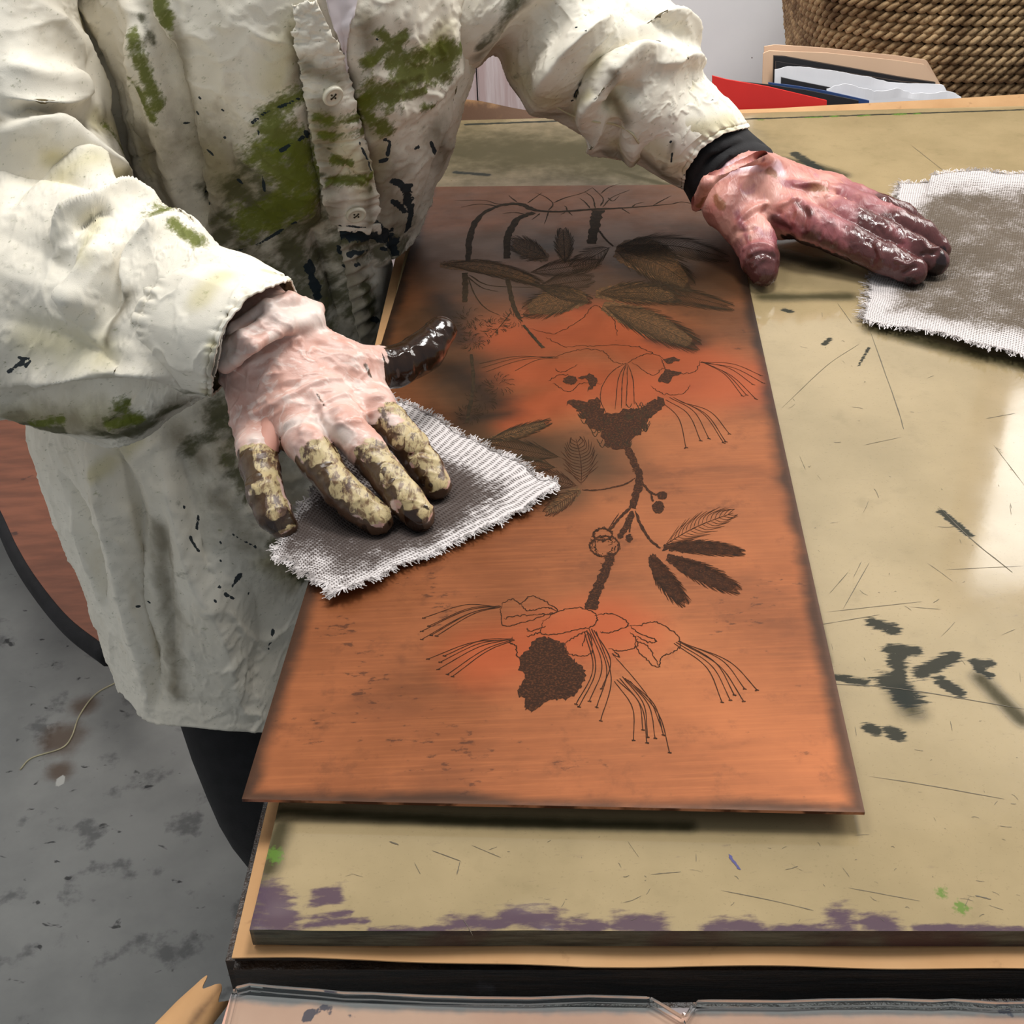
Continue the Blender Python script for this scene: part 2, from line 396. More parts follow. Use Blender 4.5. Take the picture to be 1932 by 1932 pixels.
c = m.mix(m.step(m.noise(34, 5, 0.6), 0.3, 0.7), lin(112, 84, 52), lin(200, 168, 124))
c = m.mix(m.step(m.noise(400, 2, 0.5), 0.5, 0.7, 0, 0.5), c, lin(98, 70, 42))
m.colour(c); m.bump(m.noise(700, 2), 0.4, 0.001); M_ROPE = m.m
M_BASKETCORE = plain('basket_core', lin(48, 34, 22), 0.9).m
M_RED = plain('red_card', lin(214, 44, 38), 0.4, 0, 0.05, 10).m
M_BLUE = plain('blue_card', lin(38, 66, 116), 0.4, 0, 0.08, 10).m
M_CHAR = plain('black_card', lin(34, 32, 34), 0.4, 0, 0.15, 14).m
M_MANILA = plain('manila_card', lin(226, 190, 158), 0.7, 0, 0.05, 8).m
M_PAPER = plain('white_paper', lin(236, 236, 240), 0.7, 0, 0.03, 12).m
M_LEAD = plain('grey_metal', lin(60, 60, 62), 0.4, 0.6).m
M_TAN = plain('tan_card', lin(150, 112, 66), 0.8).m
m = Mat('daylight_pane', 0.5); m.b.inputs['Emission Color'].default_value = (1.0, 0.97, 0.92, 1); m.b.inputs['Emission Strength'].default_value = 6.5; M_PANE = m.m

# ------------------------------------------------------------------ stains: amount per vertex, in real distances
def blobs(P, strokes, base=None):
    """strokes: list of (3-D polyline, radius). 1 in the middle of a stroke, 0.5 on its rim, 0 well outside"""
    a = np.zeros(len(P)) if base is None else base
    for poly, r in strokes:
        d = seg_dist(P, poly)
        a = np.maximum(a, np.clip(1.0 - 0.5 * d / r, 0, 1))
    return a

def sheet(name, S, nu, nv, thick, mats, parent=None, layers=None, uv=None, smooth=True, extra=None):
    """a sheet with real thickness: S(u,v) -> top points; sides use the last material"""
    u, v = np.meshgrid(np.linspace(0, 1, nu), np.linspace(0, 1, nv), indexing='ij')
    T = S(u, v).reshape(-1, 3); Bm = T - np.array((0, 0, thick)); N = len(T)
    F = grid_faces(nu, nv).tolist(); n0 = len(F)
    F += [(f[3] + N, f[2] + N, f[1] + N, f[0] + N) for f in grid_faces(nu, nv).tolist()]; n1 = len(F)
    ix = np.arange(N).reshape(nu, nv)
    loop = list(ix[:, 0]) + list(ix[-1, 1:]) + list(ix[-2::-1, -1]) + list(ix[0, -2:0:-1])
    off = 2 * N
    Vs = np.vstack([T, Bm, T[loop], Bm[loop]]); k = len(loop)
    F += [(off + i, off + k + i, off + k + (i + 1) % k, off + (i + 1) % k) for i in range(k)]
    mi = [0] * n1 + [len(mats) - 1 if len(mats) > 1 else 0] * k
    L = {}
    for kk, fn in (layers or {}).items():
        a = fn(T, u.ravel(), v.ravel()); L[kk] = np.r_[a, a * 0, a[loop], a[loop] * 0 if len(mats) > 1 else a[loop]]
    U = None
    if uv is not None:
        q = uv(u, v).reshape(-1, 2); U = np.vstack([q, q, q[loop], q[loop]])
    if extra:                                   # further pieces of the same mesh (inlaid strokes)
        EV, EF, EM = extra
        o2 = len(Vs); Vs = np.vstack([Vs, EV]); F += [tuple(i + o2 for i in f) for f in EF]; mi += EM
        for kk in L: L[kk] = np.r_[L[kk], np.zeros(len(EV))]
        if U is not None: U = np.vstack([U, np.zeros((len(EV), 2))])
    return make(name, Vs, F, list(mats), parent, smooth, U, L, mi)
def bil(a, b, c, d):
    """bilinear patch: a(0,0) b(1,0) c(1,1) d(0,1)"""
    a, b, c, d = map(np.asarray, (a, b, c, d))
    return lambda u, v: (a * ((1 - u) * (1 - v))[..., None] + b * (u * (1 - v))[..., None] + c * (u * v)[..., None] + d * ((1 - u) * v)[..., None])

# ================================================================== SETTING
zf = lambda pts: [onz(x, y, 0.0) for x, y in pts]
def floor_S(u, v): return np.stack([-2.2 + 4.6 * u, -0.4 + 3.2 * v, 0 * u], -1)
fl = sheet('floor', floor_S, 500, 350, 0.05, [M_FLOOR], layers={
    'rust': lambda P, u, v: blobs(P, [(zf([(118, 1395)]), .03), (zf([(112, 1455)]), .018), (zf([(160, 1330)]), .02)]),
    'white': lambda P, u, v: blobs(P, [(zf([(115, 1468), (112, 1478)]), .006)])})
tag(fl, kind='structure')
w = MB(); w.box(-2.2, 2.4, 1.97, 2.07, 0, 2.8); tag(w.build('wall_back', M_WALL), kind='structure')
w = MB(); w.box(-2.3, -2.2, -0.4, 2.07, 0, 2.8); tag(w.build('wall_left', M_WALL), kind='structure')
w = MB()
for i in range(9):
    x0 = -0.62 + i * 0.085; w.box(x0, x0 + 0.083, 1.945, 1.969, 0, 1.25)
tag(w.build('trim_1', M_PLANK, bevel=0.002), kind='structure')
# window high in the back wall, its daylight mirrored by the slab
wf = MB(); X0, X1, Z0, Z1 = 0.89, 1.66, 1.59, 2.05
wf.box(X0 - .05, X1 + .05, 1.93, 1.968, Z1, Z1 + .05); wf.box(X0 - .05, X1 + .05, 1.91, 1.968, Z0 - .05, Z0)
wf.box(X0 - .05, X0, 1.93, 1.968, Z0, Z1); wf.box(X1, X1 + .05, 1.93, 1.968, Z0, Z1)
win = tag(wf.build('window_1', M_PLANK, bevel=0.003), kind='structure')
p = MB(); p.box(X0, X1, 1.945, 1.955, Z0, Z1); pane = p.build('pane', M_PANE, win)

# ================================================================== WORK TABLE
SL = TOP                                              # slab top
F0 = onz(471, 1756, SL); ex = np.array((1, -0.0495, 0)); ex /= np.linalg.norm(ex); ey = np.array((-ex[1], ex[0], 0))
SW, SD = 1.15, 0.985
def slab_pt(a, b, z=SL): return F0 + ex * a + ey * b + np.array((0, 0, z - F0[2]))
table = empty('printing_table', slab_pt(SW / 2, SD / 2, 0.0), 'large dark wooden worktable with inky edges carrying the beige slab', 'table')
t = MB(); z1 = SL - 0.0125
a, b = onz(446, 1812, z1), slab_pt(SW + .02, -0.005); 
c2_ = [slab_pt(-.012, -.006), slab_pt(SW + .02, -.006), slab_pt(SW + .02, SD + .012), slab_pt(-.012, SD + .012)]
t.prism(c2_, z1 - 0.034, z1)
adopt(t.build('tabletop', M_DARKWOOD, bevel=0.004), table)
ap = MB(); ap.prism([slab_pt(.06, .06), slab_pt(SW - .05, .06), slab_pt(SW - .05, SD - .06), slab_pt(.06, SD - .06)], z1 - .13, z1 - .034)
adopt(ap.build('apron', M_DARKWOOD), table)
for (aa, bb) in ((.1, .1), (SW - .1, .1), (SW - .1, SD - .1), (.1, SD - .1)):
    q = slab_pt(aa, bb); g = MB(); g.box(q[0] - .035, q[0] + .035, q[1] - .035, q[1] + .035, 0, z1 - .13)
    adopt(g.build('leg', M_DARKWOOD, bevel=0.004), table)

# kraft paper between tabletop and slab
zp = SL - 0.0108
front = [onz(x, y, zp) for x, y in ((437, 1807), (560, 1807), (700, 1810), (900, 1818), (1100, 1824), (1300, 1822), (1500, 1823), (1700, 1826), (1932, 1828))]
front = np.array(front + [front[-1] + ex * 0.58])
back = np.array([slab_pt(a_, SD + d_) for a_, d_ in ((-.012, .012), (.10, .016), (.2, .012), (.4, .015), (.52, .014), (.62, .017), (.75, .015), (.9, .02), (SW + .02, .02))])
def paper_S(u, v):
    A = interp(front, u); Bk = interp(back, u); P = A * (1 - v[..., None]) + Bk * v[..., None]
    P[..., 2] = zp + 0.0
    lift = np.clip((v - 0.985) / 0.015, 0, 1) * (0.010 + 0.014 * np.clip((u - .3) / .4, 0, 1) + 0.018 * np.exp(-((u - .03) / .05) ** 2))
    P[..., 2] += lift + 0.0006 * np.sin(u * 60) * (v < .02)
    return P
pp = sheet('kraft_paper', paper_S, 160, 240, 0.0006, [M_KRAFT], layers={'dark': lambda P, u, v: blobs(P, [([slab_pt(-.01, SD + .01), slab_pt(.14, SD + .014)], .016), ([slab_pt(.25, SD), slab_pt(.55, SD + .002)], .004)])})
tag(pp, 'brown kraft paper lining sticking out under the beige slab', 'paper')

# slab
zs = lambda pts: [onz(x, y, SL) for x, y in pts]
OL = [([(900, 285), (1050, 290), (1220, 300)], .17), ([(1150, 320), (1300, 360), (1400, 440)], .016),  # first stroke: shade under the arm painted in, along with olive ink
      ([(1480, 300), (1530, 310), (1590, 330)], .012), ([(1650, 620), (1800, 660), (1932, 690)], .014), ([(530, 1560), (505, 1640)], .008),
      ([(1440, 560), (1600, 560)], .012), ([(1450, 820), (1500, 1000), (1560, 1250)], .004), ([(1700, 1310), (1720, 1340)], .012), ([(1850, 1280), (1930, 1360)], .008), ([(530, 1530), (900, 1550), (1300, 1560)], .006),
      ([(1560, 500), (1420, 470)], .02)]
PU = [([(505, 1690), (530, 1740)], .013), ([(480, 1745), (520, 1750)], .010), ([(595, 1686), (640, 1680)], .004), ([(590, 1702), (640, 1696)], .004), ([(590, 1730), (660, 1722)], .0025),
      ([(580, 1745), (690, 1737)], .003), ([(850, 1745), (945, 1742)], .007), ([(960, 1730), (1040, 1735)], .009), ([(1080, 1748), (1130, 1750)], .007), ([(1170, 1742), (1240, 1745)], .008),
      ([(1340, 1750), (1420, 1748)], .007), ([(1590, 1735), (1600, 1752)], .011), ([(1640, 1745), (1680, 1752)], .009), ([(1730, 1753), (1932, 1754)], .004), ([(700, 1754), (840, 1755)], .003), ([(1420, 1755), (1600, 1755)], .004)]
IN = [([(1680, 1225), (1725, 1228)], .006), ([(1690, 1240), (1695, 1255)], .007), ([(1738, 1270), (1800, 1238)], .006), ([(1775, 1285), (1810, 1308)], .005), ([(1680, 1285), (1715, 1318)], .010), ([(1695, 1255), (1700, 1300)], .0045),
      ([(1648, 1176), (1685, 1188)], .006), ([(1838, 1250), (1870, 1252)], .004), ([(1845, 1262), (1868, 1275)], .0035), ([(1580, 1278), (1630, 1288)], .004), ([(1775, 965), (1830, 1010)], .0035), ([(1400, 225), (1932, 207)], .003), ([(880, 235), (1060, 228)], .004),
      ([(1480, 585), (1492, 588)], .004), ([(1555, 650), (1565, 640)], .003), ([(1685, 1382), (1692, 1386)], .006), ([(1640, 1375), (1650, 1378)], .005), ([(1500, 290), (1560, 330)], .008), ([(860, 325), (920, 330)], .005), ([(1620, 690), (1640, 655)], .0015)]
GR = [([(1430, 226), (1440, 226)], .0028), ([(1520, 222), (1550, 221)], .003), ([(1570, 220), (1580, 219)], .004), ([(1620, 219), (1640, 217)], .003), ([(1690, 216), (1705, 215)], .005), ([(1725, 215), (1735, 214)], .003), ([(515, 1610), (520, 1615)], .006), ([(1775, 1685)], .004), ([(1815, 1713)], .005)]
cv = lambda L: [(zs(p_), r_ * 0.55) for p_, r_ in L]
def ribbon(pts, wid, jit=0.0, smooth=6, taper=True, z=0.00015):
    """flat pen stroke along 3-D points"""
    p = catmull(pts, smooth) if len(pts) > 2 else resample(pts, 8)
    w_ = np.interp(np.linspace(0, 1, len(p)), np.linspace(0, 1, len(np.atleast_1d(wid))), np.atleast_1d(wid)) / 2
    if taper: w_ = w_ * np.clip(np.minimum(np.linspace(0.25, 6, len(p)), np.linspace(6, 0.45, len(p))), 0, 1)
    T = np.gradient(p, axis=0); T[:, 2] = 0; T /= np.linalg.norm(T, axis=1)[:, None] + 1e-12
    N = np.stack([-T[:, 1], T[:, 0], 0 * T[:, 0]], 1)
    j1 = 1 + jit * rng.uniform(-1, 1, len(p)); j2 = 1 + jit * rng.uniform(-1, 1, len(p))
    V = np.vstack([p + N * (w_ * j1)[:, None], p - N * (w_ * j2)[:, None]]); V[:, 2] += z; n = len(p)
    return V, [(i, i + n, i + 1 + n, i + 1) for i in range(n - 1)]
class Strokes:
    def __init__(self): self.V = []; self.F = []; self.M = []; self.n = 0
    def add(self, V, F, mi):
        self.V.append(V); self.F += [tuple(i + self.n for i in f) for f in F]; self.M += [mi] * len(F); self.n += len(V)
    def done(self): return np.vstack(self.V), self.F, self.M
sk = Strokes()
def scratch(pts, wpx, mi=1):
    P = np.array(zs(pts)); d = np.linalg.norm(P[0] - CAM)
    sk.add(*ribbon(P, wpx * d / FPX, 0.6, 5), mi)
for pts, w_ in (([(1640, 620), (1690, 760), (1705, 810)], 1.6), ([(1475, 770), (1560, 690), (1620, 650)], 1.4), ([(1770, 955), (1830, 1015), (1910, 1080)], 2.2), ([(1560, 1290), (1700, 1300), (1932, 1338)], 2.4),
              ([(1640, 1465), (1740, 1480), (1895, 1508)], 1.8), ([(1360, 1680), (1460, 1700), (1535, 1718)], 1.4), ([(1600, 1675), (1735, 1700)], 1.2), ([(815, 1605), (870, 1625)], 1.6), ([(868, 1626), (862, 1650)], 2.0),
              ([(1228, 1650), (1285, 1645)], 1.6), ([(735, 1588), (752, 1594)], 3), ([(890, 1595), (945, 1618)], 1.2), ([(1630, 840), (1700, 825)], 1.2), ([(1540, 1180), (1660, 1160)], 1.4), ([(1590, 1150), (1640, 1062)], 1.2), ([(1560, 1155), (1740, 1135)], 1.2),
              ([(1785, 1075), (1932, 1068)], 1.2), ([(1860, 790), (1915, 780)], 1.4), ([(1875, 840), (1932, 915)], 1.2), ([(1720, 275), (1790, 330)], 1.3), ([(1840, 1690), (1870, 1697)], 2.5), ([(1500, 1090), (1540, 1110)], 1.2), ([(1610, 1090), (1625, 1060)], 1.0),
              ([(1715, 1145), (1775, 1150)], 1.2), ([(1565, 1120), (1600, 1080)], 1.2)):
    scratch(pts, w_ * .7)
for k in range(150):
    x = rng.uniform(1470, 1932); y = rng.uniform(560, 1740)
    if k % 3 == 0: x = rng.uniform(560, 1932); y = rng.uniform(1580, 1740)
    xl = 1650 - (1700 - y) * .22 if y < 1560 else 520
    if x < xl + 20: continue
    L_ = rng.gamma(1.1, 11); an = rng.normal(0.1, 0.7)
    scratch([(x, y), (x + L_ * math.cos(an) * .5, y + L_ * math.sin(an) * .45 + rng.normal(0, 1)), (x + L_ * math.cos(an), y + L_ * math.sin(an))], rng.uniform(.4, .9))
scratch([(1375, 1612), (1384, 1625), (1397, 1641)], 5, 2)
def slab_S(u, v):
    P = F0 + (u * SW)[..., None] * ex + (v * SD)[..., None] * ey
    e = np.minimum(np.minimum(u * SW, (1 - u) * SW), np.minimum(v * SD, (1 - v) * SD))
    P[..., 2] -= 0.00008 * np.clip(1 - e / 0.002, 0, 1)
    bump_ = np.exp(-(((P[..., 0] - onz(1000, 1735, SL)[0]) / .011) ** 2 + ((P[..., 1] - onz(1000, 1735, SL)[1]) / .007) ** 2)) + 1.3 * np.exp(-(((P[..., 0] - onz(508, 1742, SL)[0]) / .013) ** 2 + ((P[..., 1] - onz(508, 1742, SL)[1]) / .008) ** 2))
    P[..., 2] += 0.0007 * bump_
    return P
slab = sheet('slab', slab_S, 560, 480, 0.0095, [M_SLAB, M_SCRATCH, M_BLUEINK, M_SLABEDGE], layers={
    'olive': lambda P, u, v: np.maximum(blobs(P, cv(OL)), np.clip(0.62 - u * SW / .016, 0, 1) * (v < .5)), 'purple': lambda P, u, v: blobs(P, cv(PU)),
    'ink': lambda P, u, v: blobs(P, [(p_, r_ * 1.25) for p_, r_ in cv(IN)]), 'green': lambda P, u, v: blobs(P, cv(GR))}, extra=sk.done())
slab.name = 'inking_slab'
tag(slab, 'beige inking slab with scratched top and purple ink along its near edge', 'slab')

# ================================================================== COPPER PLATE
def plate_z(v): return TOP + 0.0022 + 0.0085 * np.clip(1 - v, 0, 1) ** 1.6
PC = [onz(456, 1507, TOP + .0107), onz(1632, 1532, TOP + .0107), onz(1372, 347, TOP + .0022), onz(808, 352, TOP + .0022)]
pb = bil(*PC)
def plate_S(u, v):
    P = pb(u, v); P[..., 2] = plate_z(v)
    r = np.minimum(np.minimum(u, 1 - u) * .27, np.minimum(v, 1 - v) * .73)
    P[..., 2] -= 0.0002 * np.clip(1 - r / .0015, 0, 1)
    return P
PX_ = PC[1] - PC[0]; PY_ = PC[3] - PC[0]
def on_plate(px, py, lift=0.0):
    z = TOP + .004
    for _ in range(5):
        P = onz(px, py, z); q = np.linalg.solve(np.array([PX_[:2], PY_[:2]]).T, (P - PC[0])[:2]); z = float(plate_z(q[1])) + lift
    return onz(px, py, z)
en = Strokes()
C1 = lambda L: [(720 + x / 2.542, 330 + y / 2.542) for x, y in L]
C2 = lambda L: [(780 + x / 2.576, 700 + y / 2.576) for x, y in L]
LINE, LINE2, TINT, TINT2 = 1, 2, 3, 4
def pen(px, w=1.6, mi=LINE, jit=0.5, wob=0.0, n=8, taper=True):
    px = np.array(px, float)
    if wob:
        px = catmull(px, 10) if len(px) > 2 else resample(px, 12)
        px = px + rng.normal(0, wob, px.shape); n = 2
    P = np.array([on_plate(x, y) for x, y in px]); s = np.linalg.norm(P.mean(0) - CAM) / FPX
    en.add(*ribbon(P, np.atleast_1d(w) * s, jit, n, taper, 0.00012), mi)
def rough_poly(px, mi, sub=5, wob=2.0, z=0.0001):
    px = resample(np.vstack([px, px[:1]]), len(px) * sub)[:-1] + rng.normal(0, wob, (len(px) * sub - 1, 2))
    P = np.array([on_plate(x, y) for x, y in px]); P[:, 2] += z
    en.add(P, [tuple(t_) for t_ in tessellate_polygon([[Vector((p_[0], p_[1], 0)) for p_ in P]])], mi)
def leaf(base, tip, wid, bars=26, mi=LINE, fill=None, bend=0.0, w=1.1, sweep=0.35):
    b0, t0 = np.array(base, float), np.array(tip, float); ax = t0 - b0; L_ = np.linalg.norm(ax); ax /= L_; nr = np.array((-ax[1], ax[0]))
    mid = lambda s: b0 + ax * L_ * s + nr * bend * L_ * math.sin(math.pi * s)
    prof = lambda s: wid / 2 * (math.sin(math.pi * min(1, s * .92 + .06)) ** .7)
    if fill is not None:
        pl = [mid(s) + nr * prof(s) * .78 for s in np.linspace(0.02, .95, 16)] + [mid(s) - nr * prof(s) * .78 for s in np.linspace(.95, 0.02, 16)]
        rough_poly(np.array(pl), fill, 3, 1.2, 0.00006)
    pen([mid(s) for s in np.linspace(0, 1, 6)], 1.6, mi)
    for k in range(bars):
        s = 0.04 + 0.94 * k / bars; q = prof(min(1, s + sweep * .6)) if s < .8 else prof(s)
        for sg in (1, -1):
            e = mid(min(1.04, s + sweep * (.7 + .3 * rng.random()))) + sg * nr * prof(min(.97, s + sweep * .5)) * rng.uniform(.85, 1.08)
            m_ = mid(s + sweep * .25) + sg * nr * prof(s) * .55
            pen([mid(s), m_, e], w, mi, 0.3, 0, 4)
def fan(org, ends, mid_off=(0, 0), w=1.5, mi=LINE, dot=3.2, spread=6):
    for k, e in enumerate(ends):
        f = k / max(1, len(ends) - 1) - .5; o_ = (org[0] + f * spread, org[1] + abs(f) * spread * .6)
        m_ = ((o_[0] + e[0]) / 2 + mid_off[0], (o_[1] + e[1]) / 2 + mid_off[1])
        pen([o_, m_, e], w, mi, 0.25, 0, 10, False)
        if dot: pen([(e[0] - 3.5, e[1] + rng.normal(0, 1)), e, (e[0] + 4, e[1] + 1)], dot, mi, 0.5, 0, 3)
def blob(cx, cy, rx, ry, mi, n=14, wob=.8): rough_poly(np.array([(cx + rx * math.cos(a_), cy + ry * math.sin(a_)) for a_ in np.linspace(0, 6.283, n, endpoint=False)]), mi, 2, wob)
# --- lower flower
for L_ in ([(430, 1130), (425, 1180), (440, 1240), (520, 1225), (630, 1190), (700, 1165), (640, 1120), (570, 1095), (520, 1130), (480, 1108), (430, 1130)], [(520, 1130), (560, 1165), (640, 1150), (700, 1165)],
           [(445, 1205), (500, 1190), (600, 1185), (690, 1180)], [(630, 1215), (700, 1170), (800, 1150), (880, 1175), (890, 1215), (860, 1245), (780, 1260), (690, 1280), (620, 1275), (630, 1215)],
           [(880, 1190), (960, 1180), (1030, 1210), (1040, 1240), (960, 1270), (905, 1270)], [(1040, 1240), (1100, 1235), (1175, 1220), (1250, 1260), (1290, 1290), (1290, 1350), (1210, 1390), (1190, 1440), (1130, 1400), (1080, 1340), (1090, 1300)],
           [(1050, 1240), (1110, 1280), (1180, 1310), (1150, 1320), (1080, 1290)], [(1085, 1310), (1140, 1340), (1190, 1430)], [(1050, 1270), (1080, 1300), (1085, 1340), (1010, 1360), (950, 1350)],
           [(740, 1320), (750, 1370), (830, 1385), (870, 1355), (850, 1270), (790, 1290), (740, 1320)], [(480, 1290), (470, 1320), (500, 1340), (510, 1390), (580, 1350), (600, 1330)], [(550, 1250), (570, 1265), (640, 1240)],
           [(820, 1340), (840, 1280)], [(960, 1370), (1000, 1390), (975, 1360)], [(550, 1290), (620, 1270)]):
    pen(C2(L_), 2.0, LINE, .5, .9)
rough_poly(np.array(C2([(610, 1295), (655, 1290), (700, 1315), (740, 1325), (745, 1370), (790, 1410), (830, 1450), (835, 1500), (800, 1560), (740, 1600), (700, 1590), (660, 1600), (630, 1620), (580, 1660), (540, 1640), (545, 1590), (505, 1580), (520, 1530), (545, 1480), (520, 1455), (510, 1400), (560, 1350), (580, 1320)])), TINT, 5, 1.6)
fan(C2([(420, 1140)])[0], C2([(50, 1200), (75, 1240), (40, 1265), (40, 1305), (85, 1285), (112, 1288)]), (8, -14), 1.7, LINE, 3, 8)
fan(C2([(480, 1300)])[0], C2([(70, 1400), (130, 1415), (150, 1385), (120, 1450), (165, 1475), (190, 1485)]), (6, -13), 1.7, LINE, 3, 10)
fan(C2([(860, 1250)])[0], C2([(790, 1620), (805, 1632), (855, 1605), (890, 1635), (915, 1545), (910, 1700)]), (24, 2), 1.9, LINE, 3.4, 22)
fan(C2([(1015, 1485)])[0], C2([(1070, 1795), (1115, 1745), (1135, 1808), (1138, 1780), (1175, 1785), (1215, 1770), (1245, 1855)]), (16, -6), 1.8, LINE, 3.4, 30)
pen(C2([(970, 1380), (1060, 1480), (1150, 1600), (1215, 1760)]), 1.4)
fan(C2([(1290, 1310)])[0], C2([(1500, 1610), (1540, 1600), (1605, 1605), (1560, 1575), (1610, 1545), (1670, 1550)]), (16, -10), 1.8, LINE, 3.2, 18)
# --- stem
def bark(px, w): pen(px, w, TINT, .25, 0, 10, False); [pen([(a_[0] + rng.normal(0, 1), a_[1]), (a_[0] + rng.choice((-1, 1)) * rng.uniform(.45, .7) * np.mean(w), a_[1] + rng.normal(0, 3))], 1.2) for a_ in resample(px, 24)]
bark(C2([(965, 885), (925, 990), (885, 1080), (858, 1158)]), [17, 20, 23]); bark(C2([(1040, 375), (1075, 450), (1100, 525), (1082, 600), (1062, 665)]), [16, 14, 15, 12])
for L_, w_ in (([(1060, 660), (1005, 712), (955, 775)], 6), ([(1065, 680), (1035, 745), (1000, 815)], 13), ([(1062, 690), (1055, 740), (1050, 785)], 4), ([(1078, 680), (1105, 750), (1150, 820), (1200, 862)], 6),
               ([(1108, 540), (1150, 588), (1185, 605)], 6), ([(1155, 596), (1164, 635)], 4), ([(1078, 520), (1030, 550), (950, 570), (880, 580), (820, 578)], 4), ([(1000, 690), (940, 780)], 2)): pen(C2(L_), w_, TINT, .4)
for cx, cy, rx, ry in ((1208, 605, 26, 20), (1190, 662, 30, 30), (1048, 812, 18, 20)):
    (cx, cy), = C2([(cx, cy)]); blob(cx, cy, rx / 2.576, ry / 2.576, TINT)
for cx, cy, rx, ry in ((930, 852, 72, 48), (920, 795, 46, 28)):
    for k in range(3):
        q = [(cx + (rx + rng.normal(0, 3)) * math.cos(a_), cy + (ry + rng.normal(0, 3)) * math.sin(a_)) for a_ in np.linspace(0, 6.283, 26)]; pen(C2(q), 1.4, LINE, .5, .8)
for k in range(60):
    a_ = rng.uniform(0, 6.28); r_ = rng.uniform(.6, 1); q = C2([(930 + 70 * r_ * math.cos(a_), 855 + 46 * r_ * math.sin(a_))])[0]; pen([q, (q[0] + rng.normal(0, 4), q[1] + rng.normal(0, 4))], 1.3)
lf = lambda b_, t_, wd, *a_, **k_: leaf(C2([b_])[0], C2([t_])[0], wd / 2.576, *a_, **k_)
lf((1215, 850), (1555, 690), 120, 16, LINE, None, -.04)
lf((1205, 858), (1595, 880), 78, 40, LINE, TINT, -.03); lf((1225, 900), (1575, 1065), 110, 40, LINE, TINT, .0); lf((1150, 890), (1320, 1130), 108, 34, LINE, TINT, .04)
lf((815, 555), (790, 330), 175, 14, LINE, None, .05, 1.3); lf((800, 560), (570, 500), 100, 18, LINE, None); lf((812, 575), (640, 690), 90, 16, LINE, TINT2)
lf((720, 420), (345, 350), 110, 30, LINE2, None); lf((340, 350), (660, 250), 70, 26, LINE2, TINT2); lf((700, 470), (420, 440), 90, 26, LINE2, None)
# --- cone of the upper flower
rough_poly(np.array(C2([(735, 165), (760, 145), (830, 150), (900, 135), (910, 170), (930, 205), (990, 208), (1030, 178), (1100, 185), (1150, 150), (1190, 120), (1220, 140), (1215, 175), (1140, 230), (1130, 270), (1110, 300), (1060, 330), (1055, 370), (990, 378), (930, 365), (905, 290), (860, 280), (830, 230), (780, 180)])), TINT, 4, 2.2)
for k in range(110):
    x, y = rng.uniform(770, 1180), rng.uniform(150, 370)
    if abs(x - 995) > 250 - (y - 130) * .72 or (930 < x < 1030 and y < 210) or (y < 200 and 900 < x < 1040): continue
    pen(C2([(x - 16, y - 10), (x - 6, y + 8), (x + 4, y + 12), (x + 14, y - 8)]), 1.5, LINE2, .4)
# --- upper flower (crop 1)
o1 = C1([(1175, 902)])[0]
for L_ in ([(1175, 902), (1110, 940), (1060, 1010), (1050, 1080), (1078, 1145)], [(1172, 905), (1135, 980), (1120, 1125)], [(1174, 905), (1155, 980), (1150, 1120)], [(1177, 905), (1178, 1000), (1172, 1108)], [(1180, 905), (1205, 980), (1212, 1100)]): pen(C1(L_), 1.5)
fan(C1([(1390, 1062)])[0], C1([(1460, 1308), (1530, 1275), (1570, 1265), (1640, 1285), (1650, 1280), (1668, 1242)]), (9, -12), 1.5, LINE, 2.6, 36)
fan(C1([(1535, 895)])[0], C1([(1830, 998), (1820, 962), (1782, 1006), (1750, 1056), (1730, 1060), (1795, 1075)]), (4, -9), 1.3, LINE, 2.2, 6)
fan(C1([(835, 870)])[0], C1([(470, 905), (480, 925), (500, 945), (640, 940)]), (0, -8), 1.2, LINE2, 0, 10)
for L_ in ([(820, 880), (940, 840), (1060, 845), (1110, 895), (1175, 905)], [(880, 825), (1000, 820), (1200, 820), (1290, 850), (1350, 880)], [(1175, 905), (1240, 870), (1300, 850)], [(830, 930), (870, 945), (940, 910)], [(1200, 900), (1300, 960), (1345, 930), (1400, 950), (1500, 945), (1530, 890)],
           [(800, 990), (850, 960), (900, 960)], [(1290, 1010), (1350, 1050), (1440, 1050), (1480, 1010)], [(1060, 1000), (960, 1000), (900, 1040), (820, 1000)], [(1340, 880), (1360, 930)], [(700, 735), (830, 760), (960, 690), (1000, 640), (1040, 630), (1110, 690), (1130, 770)], [(790, 780), (890, 830)]):
    pen(C1(L_), 1.4, LINE, .5, .8)
blob(720 + 905 / 2.542, 330 + 985 / 2.542, 14, 8, TINT); rough_poly(np.array(C1([(945, 975), (1000, 950), (1045, 990), (1010, 1030), (990, 1045), (1000, 1000)])), TINT, 4, 1.5)
rough_poly(np.array(C1([(1345, 885), (1400, 870), (1435, 890), (1370, 910)])), TINT, 4, 1.2); rough_poly(np.array(C1([(1360, 935), (1445, 950), (1400, 970), (1370, 1005), (1320, 985)])), TINT, 4, 1.4)
